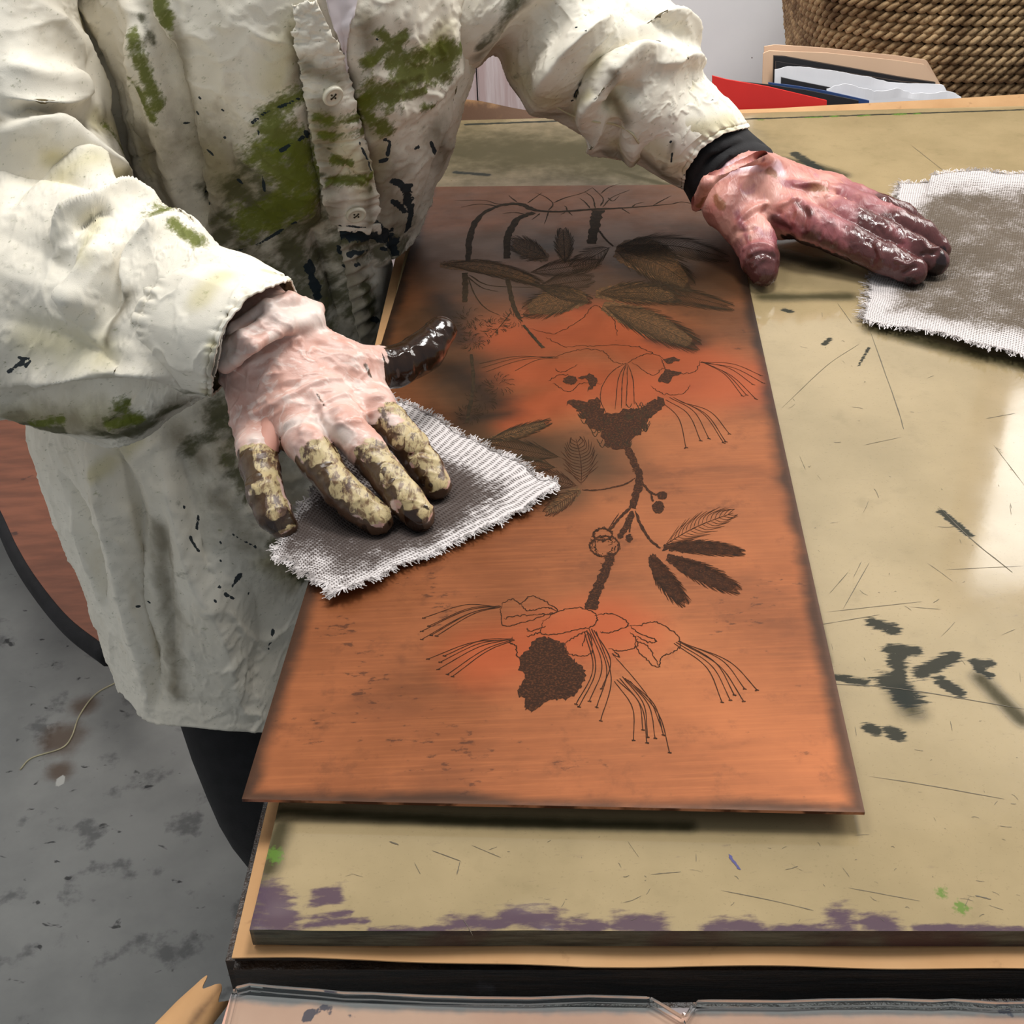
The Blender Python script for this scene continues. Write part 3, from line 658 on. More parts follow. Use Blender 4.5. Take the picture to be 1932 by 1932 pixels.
# --- feathery leaves in the unwiped ink
l1 = lambda b_, t_, wd, *a_, **k_: leaf(C1([b_])[0], C1([t_])[0], wd / 2.542, *a_, **k_)
l1((1105, 345), (1640, 395), 120, 40, LINE2, None, -.06, .9); l1((1110, 365), (1480, 530), 190, 60, LINE2, TINT2, -.08, .9); l1((1010, 580), (1660, 630), 100, 44, LINE2, None, -.06, .9); l1((1020, 570), (1420, 590), 120, 50, LINE2, TINT2, -.04, .9)
l1((1050, 625), (1505, 815), 150, 60, LINE2, TINT2, -.02, .9); l1((1100, 345), (915, 445), 110, 24, LINE2, None, .0, 1.0); l1((270, 430), (760, 520), 80, 40, LINE2, TINT2, -.06, .9); l1((740, 540), (1010, 500), 110, 30, LINE2, None, 0, .9)
l1((990, 590), (690, 650), 150, 44, LINE2, TINT2, .05, .9); l1((880, 425), (870, 260), 100, 22, LINE2, TINT2); l1((800, 400), (620, 320), 110, 26, LINE2, TINT2); l1((700, 470), (1040, 420), 90, 30, LINE2, None, 0, .9); l1((740, 530), (1000, 600), 80, 30, LINE2, None)
l1((1120, 350), (1400, 400), 110, 40, LINE2, TINT2, -.1, .9)
for x, y, r_ in ((420, 690, 60), (470, 750, 70), (540, 730, 50), (430, 800, 50), (640, 690, 50), (480, 1080, 70), (560, 1010, 60), (420, 1150, 50)):
    for k in range(40):
        a_ = rng.uniform(0, 6.28); q = r_ * math.sqrt(rng.random()); x_, y_ = x + q * math.cos(a_), y + q * math.sin(a_) * .8
        pen(C1([(x_, y_), (x_ + 12 * math.cos(a_), y_ + 10 * math.sin(a_)), (x_ + 26 * math.cos(a_ + .4), y_ + 20 * math.sin(a_ + .4))]), .9, LINE2, .3, 0, 3)
for L_, w_ in (([(415, 415), (425, 290), (470, 200), (560, 150), (660, 140), (740, 170), (860, 176), (1000, 166), (1200, 156), (1390, 140)], [9, 12, 11, 8, 11, 13, 7, 7, 8, 4, 2]), ([(600, 400), (605, 300), (650, 215), (730, 180)], [12, 14, 13]), ([(1005, 330), (1022, 255), (1036, 170)], [16, 18, 24]),
               ([(1045, 270), (1075, 310), (1110, 342)], 4), ([(398, 470), (402, 540), (398, 610)], [12, 10]), ([(605, 500), (630, 620), (662, 690)], [9, 8]), ([(680, 720), (730, 780), (775, 830)], [5, 7]), ([(430, 860), (440, 1000), (410, 1190)], [6, 7])): pen(C1(L_), w_, LINE2, .25, 0, 10, False)
tw = [[(700, 135), (735, 110), (770, 85)], [(650, 130), (625, 112), (610, 98)], [(640, 135), (560, 140), (490, 122), (350, 122)], [(800, 170), (822, 140), (790, 108), (735, 85)], [(822, 135), (880, 110), (960, 88), (1010, 62)], [(1000, 160), (975, 130), (950, 112)], [(1025, 160), (1012, 110), (975, 82)],
      [(1060, 155), (1105, 108), (1190, 72)], [(1050, 150), (1062, 112), (1010, 60)], [(1200, 155), (1220, 140), (1260, 130)], [(1300, 148), (1350, 120), (1390, 100)], [(890, 172), (885, 155), (875, 148)], [(895, 176), (915, 195)], [(880, 180), (860, 190)], [(800, 178), (790, 210), (780, 235)], [(760, 185), (720, 215)],
      [(690, 190), (640, 180), (580, 185)], [(410, 480), (450, 580), (500, 640), (570, 675)], [(420, 480), (520, 530), (740, 540)], [(410, 485), (480, 540), (560, 560)], [(560, 150), (470, 140), (380, 155)], [(1085, 110), (1110, 125), (1140, 100)], [(1050, 90), (1090, 60), (1150, 40)], [(1390, 140), (1440, 130), (1500, 140)], [(1150, 160), (1190, 185)], [(620, 660), (590, 700), (540, 760)], [(660, 690), (690, 680), (740, 690)]]
for L_ in tw: pen(C1(L_), [3.2, 1.8, 1.0], LINE2, .4)
zpl = lambda L: [([on_plate(x, y) for x, y in p_], r_) for p_, r_ in L]
FILM = [([(820, 470), (1000, 450), (1280, 480)], .05), ([(870, 520), (1100, 540), (1330, 530)], .05), ([(830, 600), (880, 680)], .045), ([(870, 720), (920, 780), (900, 850)], .035), ([(1180, 480), (1280, 520)], .045), ([(1250, 620), (1320, 640)], .02), ([(960, 830), (1100, 870)], .03), ([(1050, 930), (1060, 900)], .018), ([(880, 480), (980, 470)], .05), ([(1180, 470), (1300, 500)], .03)]
WIPE = [([(960, 640), (1150, 620), (1330, 700)], .03), ([(1000, 700), (1200, 730), (1400, 720)], .028), ([(1000, 770), (1080, 740)], .02), ([(1100, 590), (1150, 640)], .02), ([(920, 1240), (1150, 1180)], .02), ([(960, 800), (1060, 740)], .012)]
DARK = [([(860, 700), (930, 760)], .018), ([(880, 790), (960, 780)], .012), ([(830, 560), (870, 640)], .012), ([(1480, 880), (1475, 780)], .006), ([(1180, 500), (1240, 520)], .02), ([(980, 470), (1060, 460)], .016), ([(1000, 560), (1080, 570)], .012), ([(1240, 640), (1300, 650)], .010)]
SPOT = [([(600, 1370), (620, 1380)], .02), ([(830, 1400), (900, 1440)], .028), ([(760, 1400)], .015), ([(1510, 1410), (1520, 1420)], .008), ([(820, 1380)], .012), ([(1060, 1440), (1110, 1445)], .010), ([(1350, 1190), (1480, 1100)], .012), ([(640, 1180), (700, 1290)], .014), ([(1440, 700), (1448, 705)], .004), ([(700, 1330)], .014), ([(800, 1110), (840, 1150)], .02), ([(1330, 515), (1336, 518)], .002), ([(1396, 624), (1404, 625)], .003), ([(1385, 658), (1395, 658)], .003)]
def edge_dark(P, u, v):
    r = np.minimum(np.minimum(u, (1 - u)) * .27, np.minimum(v + .002, 9) * .73)
    n = fbm(P, 40, 3)
    right = np.clip(1.0 - (1 - u) * .27 / (0.004 + .012 * np.exp(-((v - .37) / .16) ** 2)), 0, 1)
    return np.maximum(np.maximum(blobs(P, zpl(DARK)) * .8, np.clip(1.12 - r / .0105, 0, 1) * (.5 + .9 * n)), right * .85)
copper = sheet('copper_plate', plate_S, 300, 760, 0.0016, [M_COPPER, M_ETCH, M_ETCH2, M_TINT, M_TINT2, M_COPPEREDGE], layers={
    'film': lambda P, u, v: np.clip(np.maximum(blobs(P, zpl(FILM)) * 1.1, np.clip((v - .42) / .25, 0, .62)) - .75 * blobs(P, zpl(WIPE)), 0, 1), 'wiped': lambda P, u, v: blobs(P, zpl(WIPE)), 'dark': edge_dark, 'spots': lambda P, u, v: np.maximum(blobs(P, zpl(SPOT)) * .34, .10)},
    uv=lambda u, v: np.stack([u * .27, v * .73], -1), extra=en.done())
copper.name = 'etched_copper_plate'
tag(copper, 'long copper printing plate etched with flowers and feathery leaves, lying on the beige slab', 'printing plate')

# ================================================================== PERSON
person = empty('person', (-0.30, 1.08, 0.0), 'person in a paint-stained cream smock leaning over the worktable, both gloved hands on it', 'person')

class Surf:
    """a garment tube: rings of (near-side pixel path, far-side pixel path or None, distance, half thickness), smoothed along v"""
    def __init__(self, rings, nu=240, nv=200, key=1.0, caps=False):
        m = len(rings); th = np.linspace(0, 2 * np.pi, nu, endpoint=False); s = (1 - np.cos(th)) / 2
        PX = np.zeros((m, nu, 3))
        for k, (fp, bp, d, b) in enumerate(rings):
            bp = fp if bp is None else bp
            a = interp(fp, s); c = interp(bp, s); px = np.where((th < np.pi)[:, None], a, c)
            PX[k, :, :2] = px; PX[k, :, 2] = d - b * np.sin(th)
        t = np.arange(m); tt = np.linspace(0, m - 1, nv)
        flat = catmull(PX.reshape(m, -1), 40); tf = np.linspace(0, m - 1, len(flat))
        idx = np.clip(np.searchsorted(tf, tt), 1, len(tf) - 1); w_ = ((tt - tf[idx - 1]) / (tf[idx] - tf[idx - 1]))[:, None]
        Q = (flat[idx - 1] * (1 - w_) + flat[idx] * w_).reshape(nv, nu, 3)
        self.nu, self.nv = nu, nv
        self.P = (CAM + Q[..., 2:3] * (CF + CR * (Q[..., 0:1] - 966) / FPX - CU * (Q[..., 1:2] - 966) / FPX)).transpose(1, 0, 2).copy()   # nu,nv,3
        self.normals(); self.layers = {}
    def normals(self):
        P = self.P; du = np.roll(P, -1, 0) - np.roll(P, 1, 0); dv = np.gradient(P, axis=1); n = np.cross(du, dv)
        n /= np.linalg.norm(n, axis=-1)[..., None] + 1e-12
        if ((P - P.mean(axis=0, keepdims=True)) * n).sum() < 0: n = -n
        self.N = n
    def pick(self, pts):
        """points of the visible side under photo pixels"""
        P = self.P.reshape(-1, 3); v = P - CAM; z = v @ CF; x = 966 + FPX * (v @ CR) / z; y = 966 - FPX * (v @ CU) / z
        front = (self.N.reshape(-1, 3) * v).sum(1) < 0; out = []
        for px, py in pts:
            c = (x - px) ** 2 + (y - py) ** 2 + np.where(front, 0, 4000) ; out.append(P[np.argmin(c)])
        return np.array(out)
    def fold(self, pts, w, amp):
        """cloth ridge (amp > 0) or furrow along a line, tapering at its ends"""
        Q = catmull(self.pick(pts), 6); P = self.P.reshape(-1, 3)
        best = np.full(len(P), 1e9); tp = np.zeros(len(P)); L = len(Q) - 1
        for i, (a, b) in enumerate(zip(Q[:-1], Q[1:])):
            ab = b - a; t = np.clip((P - a) @ ab / max(ab @ ab, 1e-12), 0, 1); d = np.linalg.norm(P - a - t[:, None] * ab, axis=1)
            q = d < best; best[q] = d[q]; tp[q] = (i + t[q]) / L
        taper = np.clip(np.minimum(tp, 1 - tp) * 4, 0, 1) ** .7 * .85 + .15
        h = amp * (.6 * np.exp(-(best / w) ** 2) + .5 * np.exp(-(best / (w * .42)) ** 1.25)) * taper
        self.P += (self.N.reshape(-1, 3) * h[:, None]).reshape(self.P.shape)
    def ripple(self, freq, amp, seed=0, stretch=(1, 1, 1)):
        n = fbm(self.P.reshape(-1, 3) * np.array(stretch), freq, seed, 4).reshape(self.P.shape[:2]) - .5
        q = fbm(self.P.reshape(-1, 3) * np.array(stretch) + n.reshape(-1, 1) * .03, freq * .9, seed + 40, 2).reshape(self.P.shape[:2])
        r = np.clip(1 - np.abs(2 * q - 1) * 3.2, 0, 1) ** 2
        self.P += self.N * (amp * (n * .7 + .55 * r))[..., None]
    def paint(self, name, strokes, k=0.6, gain=1.0):
        P = self.P.reshape(-1, 3); d0 = np.linalg.norm(P.mean(0) - CAM) / FPX
        a = blobs(P, [(self.pick(p_), r_ * d0 * k) for p_, r_ in strokes]) * gain
        self.layers[name] = np.maximum(self.layers.get(name, 0), a)
    def build(self, name, mats, parent, thick=0.0012):
        nu, nv = self.nu, self.nv; self.normals()
        P = self.P.reshape(-1, 3); I = (self.P - self.N * thick).reshape(-1, 3); N = len(P)
        F = grid_faces(nu, nv, True).tolist(); F2 = [(f[3] + N, f[2] + N, f[1] + N, f[0] + N) for f in F]
        rim = []
        for j in (0, nv - 1):
            for i in range(nu):
                a, b = i * nv + j, ((i + 1) % nu) * nv + j; rim.append((a, b, b + N, a + N) if j else (b, a, a + N, b + N))
        L = {k: np.r_[v, v * .6] for k, v in self.layers.items()}
        o = make(name, np.vstack([P, I]), F + F2 + rim, mats, parent, True, None, L, [0] * len(F) + [1] * len(F2) + [0] * len(rim))
        bm = bmesh.new(); bm.from_mesh(o.data)
        e = [f for f in bm.faces]
        bm.free()
        self.bvh = BVHTree.FromPolygons([Vector(p) for p in P], F)
        o.matrix_parent_inverse = Matrix.Translation(-Vector(person.location)) if parent is person else Matrix()
        if parent is not person and parent is not None: o.matrix_parent_inverse = Matrix.Identity(4)
        return o
    def hit(self, px, py):
        v = Vector(CF + CR * (px - 966) / FPX - CU * (py - 966) / FPX).normalized()
        h = self.bvh.ray_cast(Vector(CAM), v)
        if h[0] is None: q = self.pick([(px, py)])[0]; return q, -np.array(v)
        n = np.array(h[1]); n = n if n @ np.array(v) < 0 else -n
        return np.array(h[0]), n
def kid(o, parent):
    o.parent = parent
    if parent is person: o.matrix_parent_inverse = Matrix.Translation(-Vector(person.location))
    return o
CL = [M_SMOCK, M_SMOCK_IN]
LN = lambda *p: list(p)

# ---- smock body
torso = Surf([
    (LN((430, -480), (690, -470)), None, .925, .055), (LN((390, -440), (730, -430)), None, .92, .07), (LN((230, -390), (860, -370)), None, .91, .085), (LN((150, -290), (900, -280)), None, .90, .10),
    (LN((130, -120), (915, -110)), None, .915, .115),
    (LN((120, 0), (909, 0)), None, .93, .12),
    (LN((150, 130), (500, 135), (889, 132)), None, .955, .12),
    (LN((190, 240), (500, 250), (862, 240)), None, .98, .115),
    (LN((230, 340), (520, 350), (826, 340)), None, 1.005, .11),
    (LN((240, 430), (520, 440), (790, 430)), None, 1.03, .105),
    (LN((200, 530), (500, 540), (768, 530)), None, 1.055, .10),
    (LN((130, 650), (450, 660), (733, 650)), None, 1.075, .10),
    (LN((55, 800), (400, 815), (690, 800)), None, 1.105, .11),
    (LN((104, 980), (400, 1000), (640, 980)), None, 1.14, .115),
    (LN((165, 1130), (400, 1160), (590, 1130)), None, 1.175, .115),
    (LN((204, 1240), (250, 1258), (420, 1272), (560, 1250)), None, 1.195, .11),
    (LN((226, 1306), (262, 1345), (300, 1366), (420, 1378), (545, 1385)), LN((226, 1306), (350, 1310), (545, 1330)), 1.205, .10)], 460, 520)
for pts, w_, a_ in (
    ([(280, 0), (310, 110), (345, 250), (362, 350), (375, 440)], .010, -.026), ([(302, 0), (335, 130), (365, 260), (385, 400)], .008, .008), ([(250, 0), (285, 130), (320, 280), (340, 400)], .012, .010),
    ([(165, 60), (205, 180), (245, 330)], .012, -.012), ([(255, 60), (262, 170), (270, 250)], .006, .006), ([(225, 150), (240, 230), (262, 300)], .006, -.005),
    ([(880, 0), (868, 130), (840, 250), (800, 380)], .008, -.008), ([(845, 40), (838, 170), (815, 280)], .012, .008), ([(640, 30), (655, 130), (690, 280), (720, 420)], .006, -.007),
    ([(545, 40), (575, 150), (590, 300), (610, 430)], .006, -.006), ([(660, 180), (760, 210), (830, 180)], .010, .004), ([(480, 250), (560, 330), (580, 420)], .02, .008), ([(420, 180), (440, 300), (470, 430)], .02, -.006),
    ([(590, 430), (620, 520), (640, 600)], .006, -.010), ([(640, 440), (660, 520), (680, 620)], .008, .010), ([(700, 440), (715, 540)], .007, -.008), ([(740, 430), (735, 520)], .006, -.006),
    ([(170, 830), (220, 1000), (250, 1130), (285, 1340)], .018, .014), ([(120, 900), (170, 1000), (200, 1130)], .010, -.012), ([(140, 970), (170, 1050), (200, 1140)], .007, .008), ([(215, 820), (255, 960), (265, 1130), (290, 1250), (290, 1340)], .010, -.014),
    ([(300, 830), (325, 930), (360, 1060), (420, 1200), (450, 1340)], .016, .012), ([(340, 850), (370, 960), (400, 1100)], .012, -.010), ([(300, 960), (310, 1100), (330, 1240)], .014, -.008), ([(240, 960), (262, 1090), (290, 1240)], .008, .007),
    ([(430, 830), (450, 930), (520, 1050)], .02, .010), ([(480, 1100), (500, 1200), (480, 1320)], .02, -.008), ([(300, 1310), (400, 1325), (480, 1330)], .006, -.002)):
    torso.fold(pts, w_, a_); torso.normals()
torso.fold([(236, 300), (290, 285), (336, 262)], .003, -.004); torso.normals(); torso.ripple(22, .0048, 3); torso.normals(); torso.ripple(70, .0022, 9)
# the smock presses against the table side and stays clear of it
P_ = torso.P; rel = P_ - F0; sa = rel @ ex; zlim = TOP + .012
over = (P_[..., 2] < zlim) & (rel @ ey > -.05) & (rel @ ey < SD + .05)
torso.P = P_ - ex * (np.where(over, np.maximum(0, sa + .0200), 0))[..., None]
torso.normals()
GREEN = [([(500, 215), (560, 180)], 16), ([(520, 250), (565, 290)], 34), ([(495, 300), (560, 330)], 36), ([(540, 350), (590, 330)], 30), ([(250, 70), (268, 140), (300, 200)], 14), ([(240, 100), (270, 190), (292, 225)], 9), ([(300, 0), (312, 40)], 16), ([(690, 195), (770, 160), (868, 95)], 16), ([(740, 115), (850, 95)], 18), ([(690, 120), (760, 70)], 12), ([(700, 180), (740, 180)], 24), ([(760, 140), (840, 130)], 26),
         ([(690, 215), (735, 250)], 14), ([(760, 185), (800, 170)], 9), ([(610, 230), (680, 225)], 12), ([(800, 205), (820, 200)], 7), ([(470, 420), (580, 380)], 30), ([(720, 60), (755, 95)], 10)]
OLIVE = [([(500, 280), (560, 300)], 26), ([(440, 360), (560, 430)], 44), ([(480, 330), (590, 420)], 40), ([(420, 440), (600, 480)], 46), ([(660, 200), (690, 190)], 20), ([(550, 470), (600, 620)], 44), ([(640, 470), (720, 560)], 50), ([(430, 870), (470, 940)], 20), ([(520, 1020), (570, 1090)], 22), ([(420, 780), (460, 820)], 50), ([(350, 850), (420, 800)], 20), ([(660, 570), (700, 620)], 30), ([(270, 30), (290, 80)], 8)]
DIRT = [([(380, 250), (420, 420)], 60), ([(560, 300), (560, 460)], 80), ([(470, 480), (740, 520)], 80), ([(600, 620), (720, 560)], 70), ([(470, 600), (560, 700)], 80), ([(660, 260), (740, 330), (720, 420)], 40), ([(660, 150), (700, 250)], 30), ([(820, 250), (840, 300)], 30), ([(450, 800), (520, 900), (600, 1000)], 90), ([(420, 950), (560, 1080)], 60), ([(380, 870), (340, 830)], 40), ([(300, 1000), (330, 1300)], 30), ([(330, 60), (370, 260)], 24), ([(270, 260), (330, 420)], 34), ([(690, 40), (700, 120)], 20), ([(820, 60), (840, 100)], 16)]
NAVY = [([(742, 340), (772, 352)], 10), ([(765, 350), (775, 400), (770, 430)], 13), ([(740, 380), (765, 400)], 9), ([(725, 262), (735, 268), (733, 290)], 6), ([(718, 305), (728, 302)], 6), ([(356, 232), (400, 290)], 4), ([(400, 290), (455, 345)], 3.5), ([(388, 360), (396, 380)], 10), ([(486, 250), (500, 360)], 3.5), ([(478, 230), (500, 212), (560, 185)], 3), ([(530, 285), (572, 260)], 4.5), ([(575, 250), (580, 255)], 7), ([(430, 480), (490, 460), (560, 420)], 3.5), ([(375, 185)], 4), ([(420, 208)], 4), ([(372, 215)], 6), ([(425, 258)], 5),
        ([(785, 280), (790, 276)], 5), ([(815, 270), (822, 290)], 5), ([(585, 500), (600, 560)], 12), ([(590, 600), (585, 650)], 8), ([(700, 430), (740, 460)], 22), ([(640, 470), (730, 470)], 12), ([(650, 500), (740, 495)], 7), ([(700, 600), (720, 608)], 7), ([(745, 470), (755, 520)], 14),
        ([(374, 975), (370, 995)], 5), ([(362, 1015), (372, 1040)], 5), ([(455, 1085), (440, 1105)], 6), ([(425, 1120), (440, 1130)], 5), ([(415, 1110)], 5), ([(440, 1008), (480, 1030)], 2.5), ([(415, 1060)], 4), ([(405, 1135)], 4), ([(345, 955)], 4), ([(515, 1190), (505, 1225)], 4), ([(470, 1120)], 4), ([(418, 1022)], 3), ([(265, 1145), (280, 1138)], 1.5), ([(625, 230)], 3), ([(712, 75)], 3)]
YEL = [([(560, 60), (520, 160)], 40), ([(720, 280), (700, 330)], 26), ([(790, 110), (840, 60)], 30), ([(270, 280), (280, 320)], 20), ([(580, 380), (590, 420)], 30), ([(510, 1060), (560, 1090)], 36), ([(400, 300), (430, 350)], 50), ([(690, 240), (720, 260)], 20), ([(260, 830), (170, 900)], 22)]
torso.paint('green', GREEN, .8); OLIVE += [([(400, 340), (440, 420)], 30), ([(560, 300), (590, 420)], 34), ([(620, 560), (740, 470)], 60), ([(470, 520), (600, 560)], 60)]
DIRT += [([(400, 300), (560, 460)], 110), ([(680, 300), (760, 430)], 50), ([(480, 700), (430, 860)], 70), ([(560, 160), (580, 60)], 20)]
torso.paint('olive', OLIVE, .66, .92); torso.paint('dirt', DIRT, .75, .9); torso.paint('navy', NAVY, .62); torso.paint('yellow', YEL, .7, .85)
smock = torso.build('smock', CL, person)

def drape(left, right, nu, nv, lift, bulge=0.0, surf=torso):
    """a strip lying on a garment between two pixel paths"""
    A = interp(left, np.linspace(0, 1, nv)); Bq = interp(right, np.linspace(0, 1, nv)); P = np.zeros((nu, nv, 3)); Nn = np.zeros((nu, nv, 3))
    for i, u in enumerate(np.linspace(0, 1, nu)):
        for j in range(nv):
            p, n = surf.hit(*(A[j] * (1 - u) + Bq[j] * u)); P[i, j] = p; Nn[i, j] = n
    for _ in range(6):
        P[1:-1, 1:-1] = (P[:-2, 1:-1] + P[2:, 1:-1] + P[1:-1, :-2] + P[1:-1, 2:] + 2 * P[1:-1, 1:-1]) / 6
        Nn[1:-1, 1:-1] = (Nn[:-2, 1:-1] + Nn[2:, 1:-1] + Nn[1:-1, :-2] + Nn[1:-1, 2:]) / 4
    Nn /= np.linalg.norm(Nn, axis=-1)[..., None]
    return P + Nn * lift, Nn
def strip(name, P, N, thick, mat, parent, layers=None):
    nu, nv = P.shape[:2]; T = P.reshape(-1, 3); Bm = (P - N * thick).reshape(-1, 3); n = len(T); F = grid_faces(nu, nv).tolist()
    F += [(f[3] + n, f[2] + n, f[1] + n, f[0] + n) for f in grid_faces(nu, nv).tolist()]
    ix = np.arange(n).reshape(nu, nv); loop = list(ix[:, 0]) + list(ix[-1, 1:]) + list(ix[-2::-1, -1]) + list(ix[0, -2:0:-1])
    F += [(loop[i], loop[i] + n, loop[(i + 1) % len(loop)] + n, loop[(i + 1) % len(loop)]) for i in range(len(loop))]
    L = {k: np.r_[v, v] for k, v in (layers or {}).items()}
    return make(name, np.vstack([T, Bm]), F, mat, parent, True, None, L)
# ---- placket with its crosswise stitching
PL, PN = drape([(552, 10), (572, 120), (588, 210), (600, 300), (612, 380), (622, 412), (640, 430)], [(598, 0), (640, 100), (672, 200), (690, 265), (705, 340), (713, 385), (690, 432)], 60, 240, .005)
U_, V_ = np.meshgrid(np.linspace(0, 1, 60), np.linspace(0, 1, 240), indexing='ij')
puck = np.sin(V_ * 150 + 2.5 * fbm(np.stack([U_ * 4, V_ * 22, 0 * U_], -1).reshape(-1, 3), 1, 5).reshape(U_.shape) * 3) * (np.exp(-((U_ - .08) / .12) ** 2) * .7 + np.exp(-((U_ - .93) / .10) ** 2) * .45)
cross = np.exp(-((U_ - .5 - (V_ - .70) * 4.2) / .05) ** 2) + np.exp(-((U_ - .5 + (V_ - .70) * 4.2) / .05) ** 2); box_ = (V_ > .60) & (V_ < .80)
rip = fbm(np.stack([U_ * 3, V_ * 40, 0 * U_], -1).reshape(-1, 3), 1.3, 8).reshape(U_.shape) - .5
bar = np.exp(-((V_ - .605) / .006) ** 2) + np.exp(-((V_ - .835) / .012) ** 2) * -1.2
PL = PL + PN * (.0012 * puck + .0030 * rip - .0016 * np.where(box_, np.clip(cross, 0, 1), 0) - .0016 * bar)[..., None]
def on_layers(P, strokes_by):
    d0 = np.linalg.norm(P.reshape(-1, 3).mean(0) - CAM) / FPX
    Q = P.reshape(-1, 3); v = Q - CAM; z = v @ CF; x = 966 + FPX * (v @ CR) / z; y = 966 - FPX * (v @ CU) / z
    near = lambda pts: np.array([Q[np.argmin((x - a) ** 2 + (y - b) ** 2)] for a, b in pts])
    return {k: blobs(Q, [(near(p_), r_ * d0 * kk) for p_, r_ in S]) for k, (S, kk) in strokes_by.items()}
plk = strip('placket', PL, PN, .004, M_SMOCK, smock, on_layers(PL, {'green': ([([(600, 225), (680, 215)], 14), ([(610, 255), (690, 245)], 10), ([(620, 345), (700, 335)], 12), ([(630, 300), (660, 310)], 10)], .8), 'dirt': ([([(580, 130), (640, 150)], 24), ([(610, 200), (620, 420)], 30), ([(690, 300), (700, 420)], 20)], .7), 'yellow': ([([(610, 240), (690, 340)], 40)], .8), 'olive': ([([(620, 280), (690, 270)], 4), ([(605, 330), (700, 355)], 8)], .7), 'navy': ([([(680, 270), (700, 320)], 3), ([(640, 425), (690, 428)], 3)], .8)}))
# the under placket below, ruffled and inky
UL, UN = drape([(640, 432), (655, 520), (672, 620), (690, 700)], [(712, 420), (735, 500), (740, 580), (735, 660)], 40, 140, .003)
U2, V2 = np.meshgrid(np.linspace(0, 1, 40), np.linspace(0, 1, 140), indexing='ij')
UL = UL + UN * (.0022 * np.sin(V2 * 70 + 4 * U2) * np.exp(-((U2 - .2) / .3) ** 2))[..., None]
strip('under_placket', UL, UN, .003, M_SMOCK, smock, on_layers(UL, {'navy': ([([(645, 440), (740, 450)], 16), ([(660, 480), (740, 470)], 6), ([(670, 500), (740, 495)], 5), ([(700, 602), (718, 608)], 7)], .8), 'dirt': ([([(650, 440), (700, 640)], 60)], .8), 'olive': ([([(690, 540), (700, 600)], 24), ([(660, 440), (720, 480)], 30)], .7)}))
def button(px, py, r, surfN):
    p, n = surfN; m_ = MB(); n = Vector(n); q = n.to_track_quat('Z', 'Y').to_matrix()
    prof = [(0, .0012), (.45, .0012), (.62, .0010), (.72, .0020), (.88, .0024), (1.0, .0014), (1.0, -.0006), (0, -.0006)]
    V = []; k = 28
    for rr, hh in prof:
        for a_ in np.linspace(0, 2 * math.pi, k, endpoint=False): V.append(np.array(q @ Vector((r * rr * math.cos(a_), r * rr * math.sin(a_), hh))) + p)
    m_.add(V, [(i * k + j, i * k + (j + 1) % k, (i + 1) * k + (j + 1) % k, (i + 1) * k + j) for i in range(len(prof) - 1) for j in range(k)])
    o = m_.build('button', M_BUTTON, smock, True)
    h = MB()
    for sx in (-1, 1):
        for sy in (-1, 1):
            c0 = np.array(q @ Vector((r * .2 * sx, r * .2 * sy, .0009))) + p; c1 = np.array(q @ Vector((r * .2 * sx, r * .2 * sy, .0018))) + p; h.tube([c0, c1], r * .09, 8)
    h.tube([np.array(q @ Vector((-r * .2, -r * .2, .0018))) + p, np.array(q @ Vector((r * .2, r * .2, .0018))) + p], r * .06, 6)
    hb = h.build('button_thread', M_DARKTHREAD, smock, True)
    return o
pbv = BVHTree.FromPolygons([Vector(p_) for p_ in PL.reshape(-1, 3)], grid_faces(60, 240).tolist())
for bx, by in ((626, 178), (671, 402)):
    v = Vector(CF + CR * (bx - 966) / FPX - CU * (by - 966) / FPX).normalized(); h = pbv.ray_cast(Vector(CAM), v)
    n = np.array(h[1]); n = n if n @ np.array(v) < 0 else -n
    button(bx, by, .0074, (np.array(h[0]) + n * .0012, n))
# white vest showing in the open neck
WL, WN = drape([(603, -40), (612, 0), (640, 95), (662, 170)], [(680, -40), (672, 0), (655, 80), (664, 175)], 24, 60, .0035)
kid(strip('undershirt', WL, WN, .001, M_WHITE_T, None), person)

# ---- right sleeve (picture left)
foreR = Surf([
    (LN((-360, 760), (-240, 230)), None, .91, .10), (LN((-140, 812), (-60, 262)), None, .90, .105), (LN((10, 792), (60, 274)), None, .882, .10),
    (LN((110, 812), (150, 285)), None, .862, .095), (LN((205, 840), (215, 345)), None, .842, .09), (LN((265, 826), (292, 376)), None, .825, .082),
    (LN((325, 784), (345, 420)), None, .805, .072), (LN((372, 752), (400, 462)), None, .785, .062), (LN((396, 742), (460, 492)), None, .77, .055)], 300, 360)
for pts, w_, a_ in (
    ([(0, 345), (50, 290), (110, 285), (180, 320), (240, 372)], .010, .010), ([(20, 390), (70, 325), (130, 330), (190, 360)], .009, -.009), ([(100, 470), (140, 415), (185, 402), (245, 378), (300, 388)], .010, .012), ([(140, 440), (175, 412), (215, 400)], .005, -.007),
    ([(170, 640), (205, 560), (225, 500), (262, 440)], .012, -.014), ([(130, 600), (165, 520), (200, 455)], .012, .009), ([(245, 560), (262, 490), (300, 440), (340, 430)], .009, .008), ([(0, 440), (110, 500), (220, 580)], .010, -.004), ([(0, 510), (120, 560), (230, 620)], .010, .005), ([(0, 600), (130, 640), (240, 690)], .010, -.005),
    ([(0, 722), (120, 712), (240, 700), (330, 706)], .010, .008), ([(20, 765), (130, 745), (240, 738), (350, 745)], .012, -.012), ([(60, 800), (180, 800), (300, 770)], .010, .004), ([(190, 800), (225, 780), (250, 740)], .004, -.004), ([(300, 400), (360, 440), (385, 470)], .012, .006)):
    foreR.fold(pts, w_, a_ * 1.25 if a_ > 0 else a_ * .9); foreR.normals()
foreR.ripple(25, .003, 11); foreR.normals(); foreR.ripple(80, .0014, 12)
